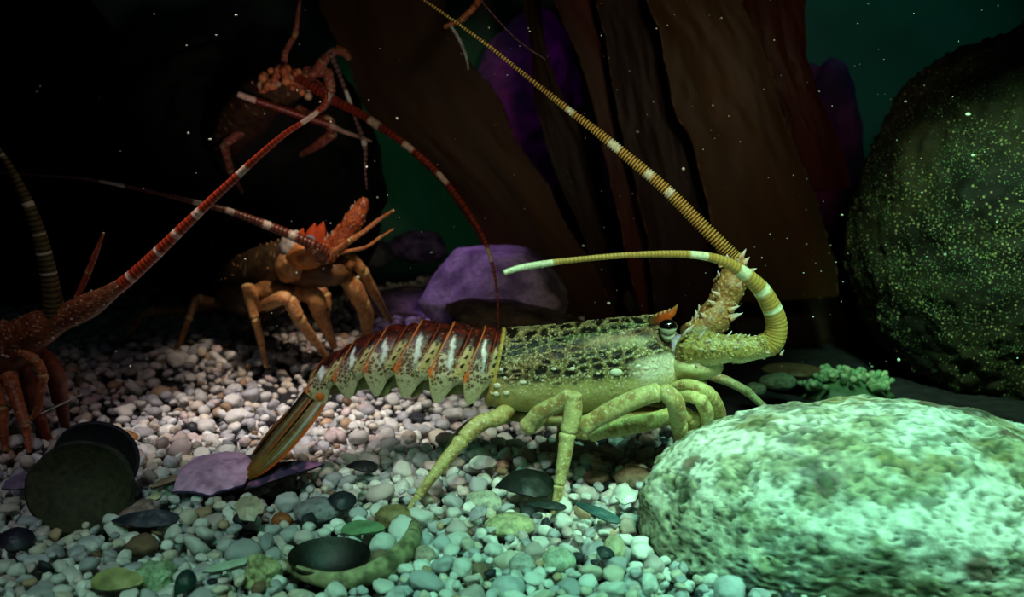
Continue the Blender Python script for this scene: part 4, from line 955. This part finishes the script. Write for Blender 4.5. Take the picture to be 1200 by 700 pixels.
for i, (nm, px, py, lp, wp, turn, tilt, tp_, un_, lb, mt) in enumerate(PL):
    q = G(px, py, .004); sc = q[1] / FPX; Lh = lp * sc / 2; Wh = wp * sc / 2 / max(.45, math.sin(math.radians(tilt + 18)))
    r_ = np.random.RandomState(300 + i); an = np.linspace(0, 2 * math.pi, 14, endpoint=False)
    if 'flat' in nm: oo = [(Lh * math.cos(t) , Wh * math.sin(t) * (1 - .25 * math.cos(t))) for t in an]
    elif 'mussel' in nm: oo = [(-Lh * math.cos(t), Wh * 1.15 * math.sin(t) * abs(math.sin(t / 2)) ** .8 + .12 * Wh * math.cos(2 * t)) for t in an]
    else: oo = [(Lh * math.cos(t) * r_.uniform(.75, 1.1), Wh * math.sin(t) * r_.uniform(.75, 1.15)) for t in an]
    plate(nm, oo, 0, .0016, tp_, un_, lb, R=rotm(0, 0, 0) @ rotm(math.radians(tilt), 0, 0) @ rotm(0, 0, math.radians(turn)), cen=(q[0], q[1], .006 + Wh * .25), dome=min(Lh, Wh) * (.6 if 'mussel' in nm else .3), seed=i + 10, m=mt, clearr=min(Lh, Wh) * .7)

ST = [  # px, py, width px, height px, colour, label
    (182, 668, 48, 40, c(170, 200, 160), 'lumpy pale green stone at the bottom, larger than the pebbles round it'),
    (308, 664, 42, 44, c(190, 190, 140), 'knobbly yellow green stone touching the end of the curved shell'),
    (168, 598, 44, 36, c(176, 140, 136), 'rounded pinkish brown stone beside the mossy black shell'),
    (330, 598, 26, 20, c(170, 96, 56), 'orange brown pebble between the striped shell and the small black mussel'),
    (146, 504, 30, 16, c(176, 132, 92), 'tan pebble at the shaded upper edge of the lit gravel'),
    (567, 582, 44, 30, c(200, 206, 184), 'large smooth oval pebble beside the wide black mussel shell'),
    (655, 650, 42, 36, c(206, 214, 190), 'large round white pebble in front of the second foot'),
    (612, 652, 34, 30, c(200, 196, 190), 'round pale grey pebble next to the largest white one'),
    (745, 553, 50, 28, c(150, 128, 104), 'brown grey pebble in the shade between the legs and the pale stone'),
    (700, 548, 34, 14, c(160, 140, 120), 'flat tan pebble in the shadow under the folded front legs'),
    (462, 597, 46, 30, c(150, 130, 90), 'olive brown pebble beside the rear foot'),
    (372, 590, 60, 30, c(150, 150, 156), 'wide speckled grey pebble between the tail fan and the rear foot'),
    (598, 604, 60, 24, c(206, 206, 160), 'long yellow white pebble in front of the wide black mussel'),
    (720, 640, 28, 44, c(214, 206, 170), 'upright cream pebble near the teal mussel shell'),
    (498, 640, 28, 26, c(200, 176, 160), 'pinkish pebble touching the raised end of the curved shell'),
    (912, 447, 44, 20, c(160, 190, 150), 'pale green stone behind the peduncle, beside the green coral clump'),
    (886, 455, 26, 16, c(150, 176, 140), 'smaller green stone left of the coral clump, near the thin leg tip'),
    (930, 432, 70, 12, c(110, 92, 64), 'brown stone slab above the pale green stones'),
]
for i, (px, py, w, h_, col, lb) in enumerate(ST):
    z = .006; q = G(px, py, z); sc = q[1] / FPX; rr = (w * sc / 2, max(w, h_) * sc / 2.2, h_ * sc / 2)
    rock('stone', (q[0], q[1], rr[2] * .55 + (-.006 if py > 480 else .0)), rr, lambda p, D, f, col=col: (mix(mix(np.broadcast_to(col, p.shape), col * .55, ss(0, .5, fbm(p * 4, 4, 5))), col * .3, ss(.3, .5, fbm(p * 12, 3, 9)) * .6), 0), lb, 'stone',
         'gravel', n=5, seed=40 + i, rough=.16 if i not in (0, 1, 2) else .5, fine=.02 if i not in (0, 1) else .12, footprint=False, bs=1.3 if i not in (0, 1) else 2.2)
    keep(q, max(rr[0], rr[1]) * .8)

# green soft coral clump
rt = empty('coral_clump', (P(992, 452, 1.28)[0], 1.28, .0)); tag(rt, 'pale green clump of stubby coral fingers behind the pale stone', 'coral')
r_ = np.random.RandomState(77); q0 = P(992, 458, 1.27)
g = Geo(); blob(g, q0 + [0, .01, -.012], (.062, .045, .026), c(84, 120, 84), 20, 28, .2, 3); adopt(g.build('base', M['coral']), rt)
for k in range(64):
    a = r_.uniform(0, 2 * math.pi); e_ = r_.uniform(.05, 1.2); d = np.array([math.cos(a) * math.sin(e_) * 1.1, math.sin(a) * math.sin(e_), math.cos(e_) * .8])
    st = q0 + d * np.array([.052, .034, .022]); L = r_.uniform(.012, .022); t = np.linspace(0, 1, 10)[:, None]
    path = st + d * t * L + np.array([r_.normal(), r_.normal(), 0]) * .002 * t ** 2; g = Geo()
    tube(g, path, (.0034 + .0018 * t[:, 0] ** 1.5) * np.sqrt(np.clip(1 - (np.clip(t[:, 0] - .75, 0, 1) / .25) ** 2, .02, 1)) * r_.uniform(.8, 1.25), mix(c(120, 176, 126), c(196, 214, 170), np.array(r_.rand() * .8)), 10)
    adopt(g.build('finger', M['coral']), rt)

# thin bristle lying before the red lobster
g = Geo(); flagellum(g, [(48, 485, .93, .9), (70, 475, .93, 1.0), (97, 462, .93, .7)], c(220, 210, 200), c(200, 190, 180), [], seg=6); tag(g.build('bristle', M['antenna']), 'thin white bristle slanting before the legs of the dark red lobster', 'bristle')

# drifting particles in the water
r_ = np.random.RandomState(99); g = Geo()
V0, F0 = ICO[2]
for k in range(330):
    px, py, Y = 1200 * r_.uniform(0, 1) ** .6, r_.uniform(0, 430), r_.uniform(.80, 1.30); s = abs(r_.normal(0, 1)) ** 2 * .00022 + .00028
    g.add(V0 * np.array([s * r_.uniform(.7, 1.6), s, s]) + P(px, py, Y), c(206, 226, 206), t=F0)
tag(g.build('drifting_particles', M['speck']), 'tiny pale specks drifting in the water all over the tank', 'particles', kind='stuff')

# ================================================================== THE PEBBLE BED
for px, py, Y in ((478, 603, .798), (650, 610, .797), (800, 556, .855), (520, 536, .955), (654, 536, .945)): keep(P(px, py, Y), .006)
keep(P(292, 555, .85), .014); keep(P(330, 510, .87), .0)


def blocked(x, y, r):
    for cx, cy, cr in CLEAR:
        if (x - cx) ** 2 + (y - cy) ** 2 < (cr + r * .55) ** 2: return True
    for cx, cy, cz, rd, R in ROCKS:
        k = math.sqrt(max(0.0, 1 - (min(abs(cz + .005), rd[2] * .98) / rd[2]) ** 2))
        if ((x - cx) / (rd[0] * k + r * .6)) ** 2 + ((y - cy) / (rd[1] * k + r * .6)) ** 2 < 1: return True
    return False


KZ = 0.62; cellsz = .03; gridd = {}; PEB = []
pr_ = random.Random(11)


def height_at(x, y, r):
    best = float(ZB) + r * KZ; ci, cj = int(x // cellsz), int(y // cellsz)
    for a in (-1, 0, 1):
        for b in (-1, 0, 1):
            for (x2, y2, z2, r2_) in gridd.get((ci + a, cj + b), ()):
                d2 = (x - x2) ** 2 + (y - y2) ** 2; s2 = (r + r2_) * .96; s2 *= s2
                if d2 < s2:
                    z = z2 + KZ * math.sqrt(s2 - d2)
                    if z > best: best = z
    return best


def width(y): return .56 * y + .03


N_P = 15000
for k in range(N_P):
    f = pr_.random(); y = .57 + (2.35 - .57) * f ** 1.75; x = pr_.uniform(-width(y), width(y) if y > 1.0 else .30)
    if y > 1.04 and x > .16 + .10 * (1.3 - y): continue
    u = pr_.random(); r = .0036 + .0066 * u ** 1.6 if u < .95 else .0100 + .0035 * pr_.random()
    if y > 1.35: r = max(r, .0075) * 1.15
    bz, bp = 9, None
    for tr in range(5):
        xx, yy = x + pr_.gauss(0, .010), y + pr_.gauss(0, .010)
        if blocked(xx, yy, r): continue
        z = height_at(xx, yy, r)
        if z < bz: bz, bp = z, (xx, yy)
    if bp is None or bz > .001: continue
    gridd.setdefault((int(bp[0] // cellsz), int(bp[1] // cellsz)), []).append((bp[0], bp[1], bz, r)); PEB.append((bp[0], bp[1], bz, r))
PEB = np.array(PEB); NP_ = len(PEB)
vis = proj(PEB[:, :3]); inv = (vis[:, 0] > -5) & (vis[:, 0] < 1205) & (vis[:, 1] < 704)
top_ = np.ones(NP_, bool)
for i, (x, y, z, r) in enumerate(PEB):  # is anything lying on it, or hiding it from the front
    if not inv[i]: top_[i] = False; continue
    ci, cj = int(x // cellsz), int(y // cellsz); cov = 0
    for a in (-1, 0, 1):
        for b in (-1, 0):
            for (x2, y2, z2, r2_) in gridd.get((ci + a, cj + b), ()):
                if z2 > z + .2 * r and (y2 < y + .3 * r) and abs(x - x2) < .6 * (r + r2_) and (x - x2) ** 2 + (y - y2) ** 2 < (1.25 * (r + r2_)) ** 2: cov += 1
    top_[i] = cov == 0
size_px = PEB[:, 3] * FPX / vis[:, 2] * 2
hid = (vis[:, 0] > 745) & (vis[:, 1] > 475)
score = np.where(top_ & inv & ~hid, size_px, 0)
order = np.argsort(-score)[:300]; chosen = np.zeros(NP_, bool); chosen[order] = True

PAL = [('white', c(236, 234, 230), 6), ('cream', c(226, 214, 198), 2.6), ('grey', c(190, 190, 196), 4), ('pinkish', c(216, 196, 194), 1.6), ('tan', c(196, 164, 134), .45), ('dark slate', c(48, 50, 58), .45), ('brown', c(134, 106, 84), .22)]
pw = np.array([p[2] for p in PAL]); pw = pw / pw.sum(); rp = np.random.RandomState(17)
pcol = rp.choice(len(PAL), NP_, p=pw)
SH = []
for k in range(14):                     # pebble shapes
    V0, F0 = ICO[3]; D = V0 * (1 + .42 * fbm(V0 * 1.3 + k * 5.3, 3, k)[:, None]); V = D * np.array([rp.uniform(.85, 1.12), rp.uniform(.75, .98), rp.uniform(.52, .70)]); V += .02 * V0 * fbm(V0 * 5 + k, 2, k)[:, None]
    if k % 5 == 4: V[:, 2] = np.where(V[:, 2] > .3, .3 + (V[:, 2] - .3) * .4, V[:, 2])
    SH.append((V, F0))
mesh = []
for k, (V, F0) in enumerate(SH):
    g = Geo(); g.add(V, c(200, 200, 200), t=F0); o = g.build('pebble', M['pebble'], link=False); mesh.append(o.data); bpy.data.objects.remove(o)
LMK = [(88, 570, 'the mossy black shell'), (258, 560, 'the pink shell fragment'), (400, 594, 'the small black mussel shell'), (410, 670, 'the curved olive shell'), (478, 603, 'the rear foot of the big lobster'),
       (616, 580, 'the wide black mussel shell'), (650, 612, 'the foot of the second leg'), (740, 640, 'the pale stone'), (182, 668, 'the lumpy green stone'), (700, 606, 'the narrow teal mussel shell'), (20, 640, 'the dark blue mussel shell'),
       (170, 616, 'the long slate dark shell edge'), (320, 440, 'the forward facing lobster'), (292, 604, 'the striped shell fragment'), (567, 582, 'the large smooth oval pebble'), (655, 650, 'the large round white pebble'), (330, 598, 'the orange brown pebble')]
RANK = ['largest', 'second largest', 'third largest', 'fourth largest', 'fifth largest', 'sixth largest', 'seventh largest', 'eighth largest', 'ninth largest', 'tenth largest', 'eleventh largest', 'twelfth largest', 'thirteenth largest', 'fourteenth largest', 'fifteenth largest', 'sixteenth largest', 'seventeenth largest', 'eighteenth largest']
clus = {}
for i in order:
    px, py = vis[i, :2]; d = [(px - a) ** 2 + (2.2 * (py - b)) ** 2 for a, b, _ in LMK]; j = int(np.argmin(d)); a, b, nm = LMK[j]
    rel = 'in front of' if py - b > 9 and abs(px - a) < 2.6 * (py - b) else ('behind' if b - py > 9 and abs(px - a) < 2.6 * (b - py) else ('on the tail side of' if px < a else 'on the head side of'))
    clus.setdefault((rel, nm, pcol[i]), []).append(i)
lab = {}
for (rel, nm, pc_), ids in clus.items():
    ids.sort(key=lambda i: -size_px[i])
    for k, i in enumerate(ids):
        lab[i] = ('%s %s pebble %s %s' % (RANK[min(k, 17)], PAL[pc_][0], rel, nm)) if len(ids) > 1 else ('single large %s pebble %s %s' % (PAL[pc_][0], rel, nm))
GG = Geo()
from mathutils import Euler
for i in range(NP_):
    x, y, z, r = PEB[i]; ro = (rp.normal() * .38, rp.normal() * .38, rp.uniform(0, 6.28)); tint = 1 + rp.normal(0, .08); cc = np.clip(PAL[pcol[i]][1] * tint, 0, .95)
    if chosen[i]:
        o = bpy.data.objects.new('pebble', mesh[i % 14]); S.collection.objects.link(o); o.location = (x, y, z); o.rotation_euler = ro; o.scale = (r, r, r); o.color = (*cc, 1)
        tag(o, lab[i], 'pebble', 'pebbles lying on top of the gravel bed')
    else:
        if not inv[i] and abs(vis[i, 0] - 600) > 760: continue
        V, F0 = SH[i % 14]
        if vis[i, 2] > 1.1: V0_, F0 = ICO[2]; V = V0_ * np.array([1, .88, .62])
        Rm = np.array(Euler(ro).to_matrix()); GG.add((V * r) @ Rm.T + np.array([x, y, z]), cc, t=F0)
tag(GG.build('gravel_bed', M['gravel']), 'bed of small rounded white, grey and cream pebbles covering the tank floor', 'gravel', kind='stuff')
print('pebbles', NP_)
